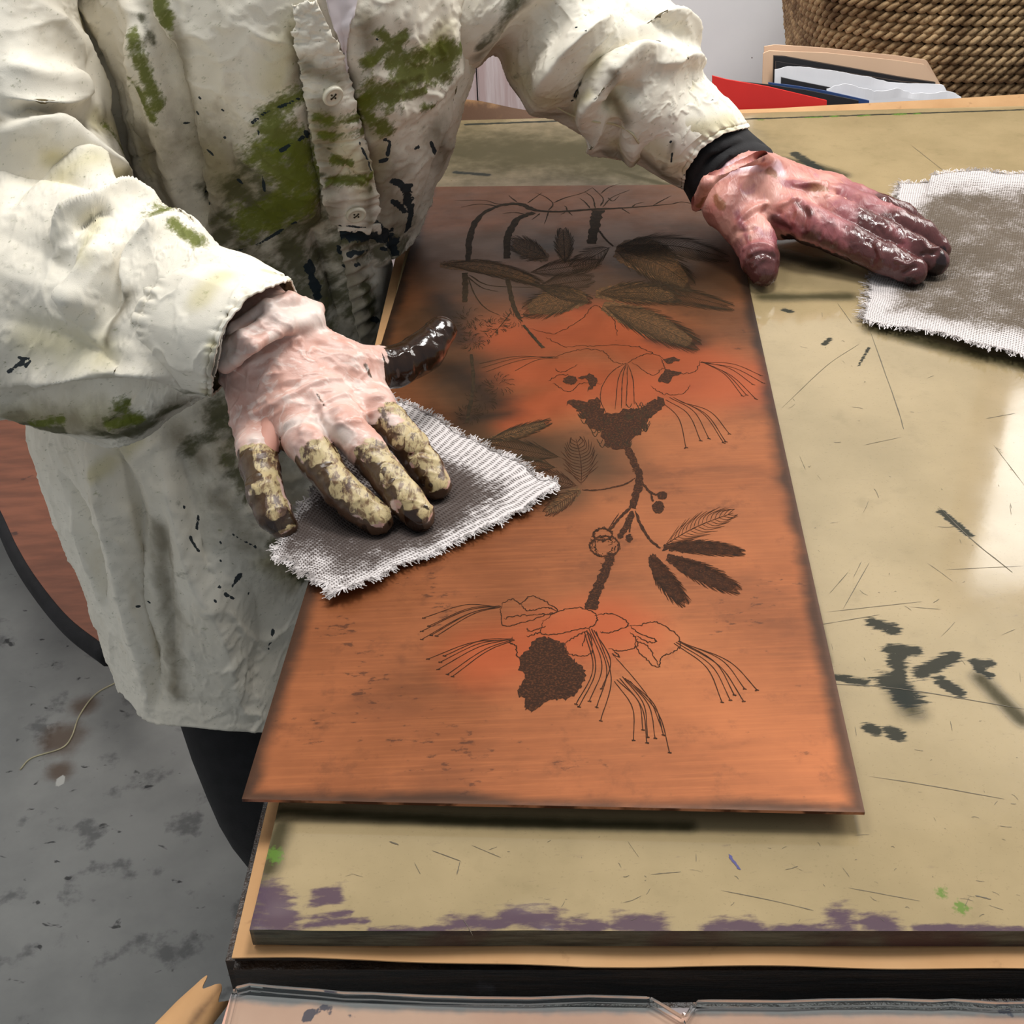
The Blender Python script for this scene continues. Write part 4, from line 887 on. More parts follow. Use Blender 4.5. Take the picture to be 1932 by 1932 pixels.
foreR.paint('green', [([(305, 395), (350, 420)], 26), ([(330, 420), (375, 455)], 14), ([(200, 800), (260, 790)], 12), ([(60, 800), (120, 790)], 10), ([(220, 770), (240, 760)], 14)], .8)
foreR.paint('yellow', [([(120, 330), (180, 300)], 40), ([(60, 640), (200, 660)], 50), ([(180, 420), (150, 480)], 24), ([(30, 790), (200, 790)], 40)], .8, .8)
foreR.paint('dirt', [([(20, 790), (240, 800)], 36), ([(240, 820), (340, 760)], 26), ([(360, 740), (380, 700)], 16), ([(240, 560), (200, 640)], 16)], .8, .9)
foreR.paint('olive', [([(200, 820), (280, 800)], 28), ([(240, 790), (330, 770)], 18), ([(40, 808), (120, 812)], 12)], .8)
foreR.paint('navy', [([(15, 700), (45, 680)], 5), ([(50, 690), (58, 680)], 4), ([(35, 672), (55, 675)], 3)], .8)
kid(foreR.build('sleeve', CL, None), smock)
upR = Surf([
    (LN((180, -400), (300, -380)), None, .90, .03), (LN((-20, -400), (280, -350)), None, .895, .06), (LN((-220, -320), (230, -280)), None, .89, .09), (LN((-300, -220), (200, -210)), None, .888, .10), (LN((-330, -100), (170, -90)), None, .895, .11), (LN((-300, 0), (150, 0)), None, .90, .11), (LN((-300, 80), (-60, 90), (168, 74)), None, .905, .11),
    (LN((-300, 200), (-60, 218), (213, 225)), None, .91, .105), (LN((-290, 310), (0, 330), (248, 336)), None, .92, .10), (LN((-260, 420), (0, 440), (268, 400)), None, .93, .09), (LN((-200, 520), (60, 520), (240, 470)), None, .94, .07)], 240, 240)
for pts, w_, a_ in (([(0, 120), (80, 150), (150, 160)], .012, .009), ([(0, 185), (100, 180), (160, 158)], .012, .010), ([(0, 214), (100, 224), (210, 236)], .010, -.014), ([(0, 246), (90, 252), (180, 300), (240, 350)], .012, .014), ([(130, 40), (175, 130), (205, 215)], .01, .005), ([(60, 0), (120, 60), (160, 120)], .014, .006)):
    upR.fold(pts, w_, a_ * 1.25 if a_ > 0 else a_ * .9); upR.normals()
upR.ripple(22, .0028, 21); upR.ripple(70, .0012, 22)
upR.paint('yellow', [([(150, 30), (165, 70)], 16), ([(180, 225), (225, 260)], 26), ([(100, 300), (240, 330)], 20)], .8); upR.paint('green', [([(200, 240), (235, 290)], 12)], .7, .75); upR.paint('dirt', [([(200, 220), (240, 330)], 22), ([(0, 225), (180, 245)], 12)], .8, .8)
kid(upR.build('upper_sleeve', CL, None), smock)
def stitch_puckers(S, n, amp, ends=(0.06, 0.94), freq=None):
    nu, nv = S.nu, S.nv; th = np.arange(nu) / nu; v = np.linspace(0, 1, nv)
    nz = fbm(np.stack([th * 40, 0 * th, 0 * th], -1), 1, 31)
    w1 = np.exp(-((v - ends[0]) / .10) ** 2); w2 = np.exp(-((v - ends[1]) / .07) ** 2)
    p = np.sin(th * 2 * np.pi * n + 9 * nz)
    S.P += S.N * (amp * p[:, None] * (w1 + .7 * w2)[None, :] - amp * 1.5 * np.exp(-((v - ends[0]) / .02) ** 2)[None, :] - amp * np.exp(-((v - ends[1]) / .012) ** 2)[None, :])[..., None]
cuffR = Surf([
    (LN((262, 712), (243, 660), (252, 590), (290, 510), (352, 448)), LN((262, 712), (352, 448)), .808, .062),
    (LN((305, 728), (292, 680), (300, 615), (350, 520), (420, 468)), LN((305, 728), (420, 468)), .790, .062),
    (LN((352, 742), (345, 690), (362, 620), (415, 540), (488, 492)), LN((352, 742), (488, 492)), .772, .060),
    (LN((400, 748), (400, 695), (420, 620), (468, 558), (549, 526)), LN((400, 748), (455, 700), (520, 640), (566, 575), (549, 526)), .752, .050)], 320, 120)
stitch_puckers(cuffR, 34, .0011); cuffR.normals(); cuffR.ripple(40, .002, 41)
cuffR.paint('yellow', [([(500, 510), (545, 527)], 12), ([(380, 560), (420, 520)], 30), ([(390, 740), (402, 650)], 14)], .8); cuffR.paint('dirt', [([(396, 745), (404, 690)], 12), ([(405, 650), (470, 560)], 5)], .9, .9); cuffR.paint('olive', [([(330, 735), (390, 745)], 14), ([(520, 515), (552, 530)], 6)], .8, .8)
kid(cuffR.build('cuff', CL, None), smock)

# ---- left sleeve (picture right)
armL = Surf([
    (LN((800, 170), (880, -230)), None, .955, .07), (LN((856, 142), (985, -190)), None, .965, .085), (LN((893, 131), (1080, -150)), None, .975, .09), (LN((934, 104), (1160, -100)), None, .985, .09),
    (LN((963, 160), (1215, -45)), None, .99, .088), (LN((1008, 206), (1262, 0)), None, .995, .085), (LN((1062, 232), (1296, 40)), None, 1.0, .08), (LN((1118, 262), (1316, 96)), None, 1.003, .075), (LN((1150, 296), (1326, 140)), None, 1.006, .068), (LN((1200, 306), (1350, 180)), None, 1.01, .058), (LN((1240, 326), (1378, 208)), None, 1.012, .05)], 300, 360)
for pts, w_, a_ in (
    ([(1010, 215), (1040, 130), (1090, 70), (1150, 30)], .012, .012), ([(975, 160), (1010, 90), (1070, 30)], .014, -.008), ([(1075, 230), (1100, 160), (1160, 100), (1250, 80)], .009, -.010), ([(1110, 240), (1125, 180), (1180, 120), (1270, 100)], .010, .014), ([(1140, 215), (1165, 180), (1215, 165)], .008, -.012), ([(1120, 190), (1160, 150), (1170, 140)], .006, -.006),
    ([(1130, 290), (1122, 250), (1140, 205)], .008, .010), ([(1165, 295), (1160, 255), (1165, 225)], .006, -.010), ([(1190, 300), (1195, 270)], .006, .006), ([(935, 110), (990, 60), (1060, -20)], .016, -.012), ([(1200, 50), (1270, 40), (1310, 80)], .012, .010), ([(1180, 10), (1230, 30), (1290, 70)], .010, -.007), ([(1240, 120), (1290, 110), (1320, 120)], .008, .007)):
    armL.fold(pts, w_, a_ * 1.25 if a_ > 0 else a_ * .9); armL.normals()
armL.ripple(26, .0026, 51); armL.normals(); armL.ripple(80, .0014, 52)
armL.paint('dirt', [([(900, 110), (960, 40), (1000, -20)], 16), ([(960, 160), (1050, 215)], 26), ([(1160, 140), (1150, 190)], 12), ([(1160, 190), (1180, 230)], 12), ([(1150, 290), (1230, 310)], 18)], .8, .95)
armL.paint('yellow', [([(1120, 120), (1160, 200)], 26), ([(1080, 220), (1110, 180)], 16), ([(1160, 270), (1210, 300)], 20), ([(960, 120), (1040, 190)], 40)], .8, .9)
armL.paint('olive', [([(905, 90), (975, 0)], 12), ([(1085, 185), (1095, 160)], 6)], .8); armL.paint('navy', [([(1088, 51)], 3.5), ([(1105, 58)], 3.5), ([(1085, 180), (1090, 165)], 3), ([(1080, 190)], 3)], .9)
kid(armL.build('sleeve', CL, None), smock)
th_ = catmull([armL.pick([q_])[0] + armL.N.reshape(-1, 3)[0] * 0 - CF * .0025 for q_ in ((1000, 172), (1050, 205), (1085, 222), (1120, 232), (1160, 238), (1190, 252), (1205, 272))], 8)
lt_ = MB(); lt_.tube(th_, .0007, 6); kid(lt_.build('loose_thread', M_THREAD, None, True), smock)
cuffL = Surf([
    (LN((1192, 300), (1178, 255), (1210, 195), (1262, 150), (1322, 142)), LN((1192, 300), (1322, 142)), 1.0, .058),
    (LN((1228, 322), (1222, 285), (1250, 225), (1300, 180), (1350, 165)), LN((1228, 322), (1350, 165)), 1.004, .056),
    (LN((1262, 342), (1262, 305), (1290, 250), (1340, 212), (1385, 200)), LN((1262, 342), (1385, 200)), 1.008, .052),
    (LN((1290, 355), (1294, 320), (1322, 280), (1365, 252), (1413, 240)), LN((1290, 355), (1350, 335), (1413, 240)), 1.012, .044)], 300, 110)
stitch_puckers(cuffL, 30, .0011); cuffL.normals(); cuffL.ripple(40, .002, 61)
cuffL.paint('yellow', [([(1200, 250), (1280, 320)], 30), ([(1300, 250), (1380, 230)], 20), ([(1240, 180), (1300, 160)], 14)], .8, .9); cuffL.paint('dirt', [([(1180, 280), (1280, 345)], 16), ([(1190, 230), (1220, 200)], 10), ([(1250, 320), (1270, 270)], 6)], .8, .9); cuffL.paint('navy', [([(1293, 218), (1345, 188)], 1.4), ([(1265, 268)], 3), ([(1268, 290), (1266, 305)], 2), ([(1240, 225)], 2), ([(1290, 330)], 3)], .9)
kid(cuffL.build('cuff', CL, None), smock)
undL = Surf([
    (LN((1270, 330), (1380, 215)), None, 1.012, .036), (LN((1292, 362), (1300, 330), (1345, 275), (1420, 252)), LN((1292, 362), (1420, 252)), 1.014, .040), (LN((1304, 384), (1310, 345), (1365, 290), (1450, 278)), LN((1304, 384), (1450, 278)), 1.018, .041),
    (LN((1318, 398), (1330, 352), (1390, 306), (1477, 316)), LN((1318, 398), (1400, 380), (1477, 316)), 1.02, .038)], 160, 60)
for pts, w_, a_ in (([(1310, 340), (1360, 285), (1440, 270)], .004, -.005), ([(1320, 350), (1375, 295), (1455, 285)], .004, .004), ([(1330, 290), (1400, 262)], .004, .003)): undL.fold(pts, w_, a_); undL.normals()
kid(undL.build('undersleeve', [M_BLACK, M_BLACK], None), person)

# ---- gloved hands: signed distance to tapered fingers and palm, skinned
def surface_net(f, lo, hi, h):
    lo = np.asarray(lo, float); n = np.ceil((np.asarray(hi) - lo) / h).astype(int) + 1
    g = np.stack(np.meshgrid(*[lo[k] + h * np.arange(n[k]) for k in range(3)], indexing='ij'), -1)
    D = f(g.reshape(-1, 3)).reshape(n); ins = D < 0
    cs = [(a, b, c) for a in (0, 1) for b in (0, 1) for c in (0, 1)]; m_ = n - 1
    sl = lambda A, c: A[c[0]:c[0] + m_[0], c[1]:c[1] + m_[1], c[2]:c[2] + m_[2]]
    acc = np.zeros(tuple(m_) + (3,)); cnt = np.zeros(tuple(m_))
    for c in cs:
        for ax in range(3):
            if c[ax]: continue
            e = list(c); e[ax] = 1; a, b = sl(D, c), sl(D, e); x = (a < 0) != (b < 0)
            t = np.where(x, a / np.where(x, a - b, 1), 0)
            for k in range(3): acc[..., k] += np.where(x, c[k] + (t if k == ax else 0), 0)
            cnt += x
    act = cnt > 0; idx = -np.ones(tuple(m_), int); idx[act] = np.arange(act.sum())
    cell = np.argwhere(act); V = lo + h * (cell + acc[act] / cnt[act][:, None]); F = []
    for ax in range(3):
        o1, o2 = (ax + 1) % 3, (ax + 2) % 3
        A = [slice(1, -1)] * 3; A[ax] = slice(0, -1); Bs = [slice(1, -1)] * 3; Bs[ax] = slice(1, None)
        a, b = ins[tuple(A)], ins[tuple(Bs)]; q = np.argwhere(a != b)
        if not len(q): continue
        q2 = q.copy(); q2[:, o1] += 1; q2[:, o2] += 1; flip = a[tuple(q.T)]
        def id_(d1, d2):
            r = q2.copy(); r[:, o1] += d1; r[:, o2] += d2; return idx[tuple(r.T)]
        f4 = np.stack([id_(-1, -1), id_(0, -1), id_(0, 0), id_(-1, 0)], 1); f4 = np.where(flip[:, None], f4, f4[:, ::-1]); F.append(f4)
    return V, np.vstack(F)
def cone(P, a, b, ra, rb):
    ab = b - a; t = np.clip((P - a) @ ab / (ab @ ab), 0, 1); return np.linalg.norm(P - a - t[:, None] * ab, axis=1) - (ra + (rb - ra) * t)
def smin(a, b, k): h = np.clip(.5 + .5 * (b - a) / k, 0, 1); return b * (1 - h) + a * h - k * h * (1 - h)
def chain(P, J, k=.003):
    d = None
    for (a, ra), (b, rb) in zip(J[:-1], J[1:]):
        q = cone(P, np.asarray(a), np.asarray(b), ra, rb); d = q if d is None else smin(d, q, k)
    return d
def hand_sdf(palm, fingers, extra=(), kp=.012, kf=.007):
    def f(P):
        d = None
        for c in palm:
            q = chain(P, c); d = q if d is None else smin(d, q, kp)
        out = d
        for c in fingers: out = np.minimum(out, smin(d, chain(P, c), kf))
        for c in extra: out = smin(out, chain(P, c), .007)
        return out
    return f
def hull(chs, pad=.016):
    A = np.array([j[0] for c in chs for j in c]); return A.min(0) - pad - .012, A.max(0) + pad + .012
def vnormals(V, F):
    n = np.zeros_like(V); q = np.cross(V[F[:, 2]] - V[F[:, 0]], V[F[:, 3]] - V[F[:, 1]])
    for k in range(4): np.add.at(n, F[:, k], q)
    return n / (np.linalg.norm(n, axis=1)[:, None] + 1e-12)
def relax(V, F, it=2):
    for _ in range(it):
        s = np.zeros_like(V); c = np.zeros(len(V))
        for k in range(4):
            np.add.at(s, F[:, k], V[F[:, (k + 1) % 4]] + V[F[:, (k + 3) % 4]]); np.add.at(c, F[:, k], 2)
        V = V * .5 + .5 * s / c[:, None]
    return V
def visible_pick(V, N, pts):
    v = V - CAM; z = v @ CF; x = 966 + FPX * (v @ CR) / z; y = 966 - FPX * (v @ CU) / z; fr = (N * v).sum(1) < 0
    return np.array([V[np.argmin((x - a) ** 2 + (y - b) ** 2 + np.where(fr, 0, 900))] for a, b in pts])
def wrinkle(V, N, pts, w_, amp):
    Q = catmull(visible_pick(V, N, pts), 5); d = seg_dist(V, Q); return V + N * (amp * np.exp(-(d / w_) ** 2))[:, None]
def J(L, base): return [(onz(x, y, base + h), r) for x, y, h, r in L]

PB = TOP + .0075                                        # top of the rag on the copper plate, under the right hand
thR = J([(560, 655, .062, .014), (640, 690, .052, .0150), (705, 695, .043, .0132), (752, 690, .042, .0122), (800, 664, .045, .0122), (832, 626, .052, .0096)], PB)
inR = J([(712, 772, .036, .0112), (735, 800, .031, .0108), (775, 842, .024, .0098), (802, 880, .015, .0098), (823, 915, .0088, .0086)], PB)
miR = J([(650, 805, .041, .0116), (690, 848, .032, .0106), (735, 905, .022, .0098), (765, 942, .015, .0098), (790, 972, .0092, .0090)], PB)
riR = J([(578, 835, .038, .0116), (600, 868, .031, .0110), (640, 920, .022, .0098), (675, 952, .015, .0098), (712, 980, .0090, .0088)], PB)
piR = J([(483, 845, .028, .0112), (490, 880, .024, .0108), (500, 930, .018, .0100), (517, 968, .011, .0094), (534, 992, .0060, .0080)], PB)
wrR = [(onz(492, 612, PB + .072), .0235), (onz(448, 560, PB + .082), .024)]
palmR = [[wrR[1], wrR[0]], [(onz(520, 640, PB + .064), .021), (onz(695, 765, PB + .033), .0135)], [(onz(510, 650, PB + .062), .021), (onz(645, 795, PB + .037), .014)], [(onz(490, 655, PB + .060), .021), (onz(575, 825, PB + .034), .014)],
         [(onz(465, 655, PB + .058), .018), (onz(488, 830, PB + .025), .0135)], [(onz(560, 655, PB + .058), .018), (onz(660, 705, PB + .045), .013)], [(onz(660, 700, PB + .045), .012), (onz(700, 765, PB + .032), .011)]]
# the glove's loose rolled cuff
cfR = [[(onz(408, 668, PB + .07), .004), (onz(455, 634, PB + .086), .0035), (onz(520, 600, PB + .089), .0035), (onz(596, 594, PB + .080), .0035)], [(onz(425, 690, PB + .066), .005), (onz(480, 652, PB + .083), .0035), (onz(545, 615, PB + .084), .0035), (onz(600, 606, PB + .076), .003)],
       [(onz(440, 620, PB + .085), .0035), (onz(500, 578, PB + .094), .0035), (onz(550, 564, PB + .090), .004), (onz(598, 582, PB + .080), .004)]]
V, F = surface_net(hand_sdf(palmR, [thR, inR, miR, riR, piR], cfR), *hull([thR, inR, miR, riR, piR, *palmR]), .0011)
V = relax(V, F, 2); N = vnormals(V, F)
for pts, w_, a_ in (([(415, 720), (470, 690), (560, 640)], .0025, .0018), ([(430, 800), (520, 760), (600, 720), (640, 715)], .002, .0016), ([(480, 830), (560, 790), (650, 745), (720, 750)], .002, .0018), ([(590, 740), (610, 770), (615, 790)], .002, .0016), ([(520, 830), (560, 800), (600, 795)], .002, -.0012), ([(640, 790), (700, 780), (740, 770)], .0018, .0016),
    ([(570, 815), (585, 790), (640, 770)], .002, .0014), ([(600, 830), (640, 800), (680, 795)], .002, .0012), ([(450, 770), (500, 740), (560, 730)], .0025, -.0012), ([(690, 640), (660, 660), (600, 650)], .003, -.001), ([(690, 670), (700, 690), (705, 712)], .0016, -.0012), ([(716, 668), (722, 690), (724, 712)], .0014, .0012), ([(740, 665), (746, 690), (748, 708)], .0014, -.0010), ([(765, 655), (775, 680), (778, 700)], .0014, .0010),
    ([(775, 862), (795, 852), (812, 858)], .0012, -.0012), ([(770, 800), (785, 812)], .0015, -.0008), ([(800, 905), (835, 890)], .0012, -.0008), ([(470, 700), (480, 720), (520, 705)], .002, .001)): V = wrinkle(V, N, pts, w_, a_)
nz = fbm(V, 60, 71, 3) - .5; q_ = fbm(V * np.array((1, 1.5, 1)), 75, 73, 2); V = V + N * (.0009 * nz + .0007 * np.clip(1 - np.abs(2 * q_ - 1) * 4, 0, 1) ** 2)[:, None]
N = vnormals(V, F)
def hpaint(V, N, strokes, k=1.0):
    s = np.linalg.norm(V.mean(0) - CAM) / FPX; return blobs(V, [(visible_pick(V, N, p_), r_ * s * k) for p_, r_ in strokes])
def finger_st(V, C):
    """along a finger (0 at its root, 1 at its tip) and how near to it"""
    Q = np.array([j[0] for j in C]); best = np.full(len(V), 9.); tp = np.zeros(len(V)); L = np.r_[0, np.cumsum(np.linalg.norm(np.diff(Q, axis=0), axis=1))]
    for i, (a, b) in enumerate(zip(Q[:-1], Q[1:])):
        ab = b - a; t = np.clip((V - a) @ ab / (ab @ ab), 0, 1); d = np.linalg.norm(V - a - t[:, None] * ab, axis=1); m_ = d < best; best[m_] = d[m_]; tp[m_] = (L[i] + t[m_] * (L[i + 1] - L[i])) / L[-1]
    return tp, best
def fingers_st(V, Cs):
    T, D = zip(*[finger_st(V, c) for c in Cs]); T, D = np.array(T), np.array(D); k = D.argmin(0); r = np.arange(len(V)); return T[k, r], D[k, r], k
ss = lambda x, a, b: (lambda t: t * t * (3 - 2 * t))(np.clip((x - a) / (b - a), 0, 1))
st_, dd_, wh_ = fingers_st(V, [inR, miR, riR, piR]); on = ss(-dd_, -.022, -.014) * ss(st_, .02, .10)
tt_, td_ = finger_st(V, thR); th_on = ss(-td_, -.020, -.0145); on = on * (1 - th_on * ss(tt_, .3, .4))
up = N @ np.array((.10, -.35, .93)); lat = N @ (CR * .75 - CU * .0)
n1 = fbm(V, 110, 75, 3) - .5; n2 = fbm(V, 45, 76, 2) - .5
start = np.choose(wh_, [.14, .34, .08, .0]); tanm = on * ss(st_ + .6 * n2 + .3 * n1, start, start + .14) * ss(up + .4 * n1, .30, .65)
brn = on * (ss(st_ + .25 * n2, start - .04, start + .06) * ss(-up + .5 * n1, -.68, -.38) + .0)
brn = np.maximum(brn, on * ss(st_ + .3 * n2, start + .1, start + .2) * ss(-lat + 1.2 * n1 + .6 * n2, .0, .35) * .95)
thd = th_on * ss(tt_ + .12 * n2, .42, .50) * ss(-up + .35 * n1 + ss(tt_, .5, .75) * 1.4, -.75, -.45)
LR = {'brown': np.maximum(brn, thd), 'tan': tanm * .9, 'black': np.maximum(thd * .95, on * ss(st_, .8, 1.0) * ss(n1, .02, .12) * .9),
      'pale': hpaint(V, N, [([(420, 660), (470, 620), (540, 590), (600, 592)], 40), ([(720, 785), (735, 800)], 16), ([(480, 830), (560, 800)], 20), ([(600, 800), (650, 820)], 20), ([(440, 680), (520, 640)], 14)], .9) * (1 - .6 * tanm), 'crackle': tanm * (1 - brn) * .9}
LR['brown'] = np.maximum(LR['brown'], hpaint(V, N, [([(415, 730), (428, 830)], 6), ([(600, 745), (612, 765)], 4), ([(690, 690), (700, 710)], 6)], .9) * .8)
gR = kid(make('glove', V, F, M_GLOVE_R, None, True, None, LR), person); gR['label'] = 'pinkish latex glove with brown inky fingers and thumb, on the cloth'

LB = TOP + .0005
thL = J([(1368, 392, .042, .016), (1400, 420, .034, .0165), (1424, 455, .026, .0155), (1434, 488, .019, .0142), (1440, 512, .0125, .0112)], LB)
inL = J([(1488, 402, .036, .0150), (1530, 425, .032, .0142), (1600, 456, .024, .0128), (1670, 490, .0165, .0122), (1722, 512, .0115, .0108)], LB)
miL = J([(1530, 385, .036, .0140), (1590, 412, .034, .0135), (1660, 442, .028, .0122), (1722, 472, .020, .0118), (1764, 494, .0125, .0105)], LB)
riL = J([(1556, 368, .034, .0135), (1630, 398, .034, .0128), (1690, 424, .030, .0118), (1738, 444, .023, .0116), (1766, 470, .0135, .0108)], LB)
piL = J([(1565, 360, .028, .0125), (1615, 378, .028, .0120), (1665, 394, .026, .0108), (1702, 408, .021, .0104), (1726, 424, .013, .0090)], LB)
palmL = [[(onz(1352, 320, LB + .055), .024), (onz(1400, 352, LB + .05), .0245)], [(onz(1392, 350, LB + .045), .024), (onz(1490, 400, LB + .033), .0165)], [(onz(1400, 345, LB + .045), .024), (onz(1530, 385, LB + .034), .016)], [(onz(1410, 340, LB + .045), .022), (onz(1556, 368, LB + .032), .015)],
         [(onz(1420, 335, LB + .042), .020), (onz(1570, 362, LB + .026), .0135)], [(onz(1370, 385, LB + .040), .019), (onz(1470, 410, LB + .030), .015)]]
cfL = [[(onz(1314, 386, LB + .050), .005), (onz(1334, 345, LB + .078), .0045), (onz(1380, 308, LB + .086), .0045), (onz(1435, 296, LB + .080), .005), (onz(1476, 318, LB + .055), .005)], [(onz(1500, 348, LB + .054), .003), (onz(1540, 348, LB + .053), .0026), (onz(1590, 360, LB + .044), .002)]]
V, F = surface_net(hand_sdf(palmL, [thL, inL, miL, riL, piL], cfL, .014, .009), *hull([thL, inL, miL, riL, piL, *palmL]), .0013)
V = relax(V, F, 2); N = vnormals(V, F)
for pts, w_, a_ in (([(1390, 425), (1420, 395), (1445, 385)], .0025, .0022), ([(1405, 415), (1440, 400), (1470, 402)], .0025, -.002), ([(1440, 385), (1480, 385), (1500, 375)], .002, .002), ([(1395, 440), (1420, 432), (1450, 440)], .002, -.0016), ([(1405, 470), (1430, 460), (1455, 466)], .002, .0016), ([(1412, 490), (1440, 478), (1460, 485)], .0018, -.0014), ([(1420, 505), (1440, 490)], .0016, .0014),
    ([(1495, 375), (1505, 400), (1500, 420)], .0018, .0018), ([(1510, 380), (1520, 405), (1515, 430)], .0018, -.0018), ([(1525, 390), (1535, 412), (1530, 435)], .0018, .0018), ([(1545, 400), (1555, 425), (1548, 448)], .0018, -.0016), ([(1570, 412), (1580, 440), (1572, 460)], .0016, .0014), ([(1595, 430), (1605, 460)], .0016, -.0012), ([(1640, 455), (1650, 480), (1645, 500)], .0016, -.0016), ([(1655, 460), (1665, 490)], .0016, .0014),
    ([(1690, 490), (1710, 500), (1725, 495)], .0014, .002), ([(1705, 515), (1725, 505), (1742, 505)], .0014, -.0018), ([(1735, 455), (1750, 470), (1770, 470)], .0014, .002), ([(1740, 480), (1760, 480), (1778, 490)], .0014, -.0018), ([(1660, 430), (1670, 455)], .0014, -.0014), ([(1700, 430), (1705, 455)], .0014, .0014), ([(1650, 380), (1655, 400)], .0012, -.0012), ([(1680, 385), (1686, 405)], .0012, .0012), ([(1570, 350), (1530, 345), (1500, 350)], .002, .002), ([(1560, 372), (1600, 380), (1620, 395)], .002, .0018)): V = wrinkle(V, N, pts, w_, a_)
nz = fbm(V, 50, 81, 3) - .5; q_ = fbm(V * np.array((1.5, .8, 1)), 70, 83, 2); V = V + N * (.0008 * nz + .0006 * np.clip(1 - np.abs(2 * q_ - 1) * 4, 0, 1) ** 2)[:, None]
N = vnormals(V, F); st_, dd_, wh_ = fingers_st(V, [inL, miL, riL, piL]); on = ss(-dd_, -.026, -.017) * ss(st_, .0, .08)
tt_, td_ = finger_st(V, thL); th_on = ss(-td_, -.026, -.019) * ss(tt_, .2, .35); on = on * (1 - th_on)
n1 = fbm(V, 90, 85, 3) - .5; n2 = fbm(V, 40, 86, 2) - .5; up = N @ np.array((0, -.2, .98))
LL = {'purple': np.maximum(np.maximum(on * ss(st_ + .5 * n2, .0, .35) * .8, th_on * ss(tt_ + .4 * n2 - .3 * up, .2, .6) * .7), hpaint(V, N, [([(1480, 345), (1520, 350)], 10), ([(1330, 340), (1440, 300)], 5), ([(1390, 400), (1420, 480)], 7), ([(1470, 420), (1530, 440)], 18)], .9)),
      'brown': np.maximum(np.maximum(on * ss(st_ + .7 * n2 + .25 * n1, .32, .75), th_on * ss(tt_ + .5 * n2 + .3 * n1, .72, 1.0)), hpaint(V, N, [([(1505, 385), (1528, 402)], 8), ([(1520, 440), (1620, 490)], 12), ([(1650, 445), (1690, 455)], 10), ([(1460, 410), (1490, 430)], 7)], .9)),
      'tan': hpaint(V, N, [([(1350, 370), (1362, 388)], 9), ([(1450, 322), (1462, 330)], 9), ([(1520, 352), (1560, 358)], 8), ([(1500, 405), (1525, 425)], 9), ([(1320, 390), (1332, 372)], 7), ([(1412, 450), (1422, 500)], 7)], .9),
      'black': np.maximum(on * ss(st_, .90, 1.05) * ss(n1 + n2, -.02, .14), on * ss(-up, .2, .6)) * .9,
      'pale': hpaint(V, N, [([(1320, 372), (1345, 335), (1400, 310), (1470, 318)], 15)], 1.0)}
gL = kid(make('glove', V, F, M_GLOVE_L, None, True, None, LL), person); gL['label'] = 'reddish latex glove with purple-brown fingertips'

# ---- trousers, shoes, body
tr = MB()
hipR, hipL = np.array((-.30, 1.06, .80)), np.array((-.33, 1.20, .80))
kR = at(482, 1500, 1.215) + np.array((.0, .03, .0)); fR = np.array((-.20, .98, .08)); kL = np.array((-.33, 1.14, .45)); fL_ = np.array((-.31, 1.24, .08))
tr.tube(catmull([hipR + (0, 0, .1), hipR, kR, fR], 10), np.interp(np.linspace(0, 1, 31), [0, .33, .66, 1], [.10, .085, .055, .055]), 24)
tr.tube(catmull([hipL + (0, 0, .1), hipL, kL, fL_], 10), np.interp(np.linspace(0, 1, 31), [0, .33, .66, 1], [.10, .085, .06, .055]), 24)
kid(tr.build('trousers', M_BLACK, None, True), person)
for f_ in (fR, fL_):
    s_ = MB(); d_ = np.array((.7, -.6, 0)) / math.hypot(.7, .6)
    s_.tube([f_ - d_ * .07 + (0, 0, -.035), f_ - d_ * .05 + (0, 0, -.03), f_ + (0, 0, -.02), f_ + d_ * .08 + (0, 0, -.04), f_ + d_ * .15 + (0, 0, -.05), f_ + d_ * .18 + (0, 0, -.055)], [.02, .038, .045, .038, .027, .012], 16)
    kid(s_.build('shoe', M_BLACK, None, True), person)
def skin_body(name, joints, edges, mat):
    names = list(joints); me = bpy.data.meshes.new(name); me.from_pydata([tuple(joints[k][0]) for k in names], [(names.index(a), names.index(b)) for a, b in edges], [])
    o = bpy.data.objects.new(name, me); col.objects.link(o); md = o.modifiers.new('skin', 'SKIN'); md.use_smooth_shade = True; o.modifiers.new('sub', 'SUBSURF').levels = 2
    for i, k in enumerate(names):
        me.skin_vertices[0].data[i].radius = (joints[k][1], joints[k][1]) if np.isscalar(joints[k][1]) else joints[k][1]
        me.skin_vertices[0].data[i].use_root = (i == 0)
    dg = bpy.context.evaluated_depsgraph_get(); m2 = bpy.data.meshes.new_from_object(o.evaluated_get(dg)); bpy.data.objects.remove(o); m2.name = name
    return link(name, m2, None, [mat])
neck = at(560, -330, .93); headc = neck + np.array((.09, -.07, .13))
Jt = {'pelvis': ((-.30, 1.13, .82), .10), 'waist': (at(480, 430, 1.03), .075), 'chest': (at(540, 30, .96), .058), 'neck': (neck, .045), 'skull': (neck + np.array((.05, -.04, .06)), .05), 'head': (headc, .085), 'crown': (headc + np.array((.02, -.02, .07)), .06),
      'shR': (at(60, -110, .92), .034), 'elR': (at(-110, 480, .91), .034), 'fmR': (at(330, 590, .81), .022), 'wrR': (onz(462, 590, PB + .070), .017), 'shL': (at(920, -110, .97), .034), 'elL': (at(1090, 50, .995), .030), 'wrL': (onz(1375, 335, LB + .05), .021),
      'hipR': (hipR, .07), 'knR': (kR, .045), 'ftR': (fR, .035), 'hipL': (hipL, .07), 'knL': (kL, .045), 'ftL': (fL_, .035), 'hdR': (onz(560, 710, PB + .052), .014), 'hdL': (onz(1460, 375, LB + .040), .014)}
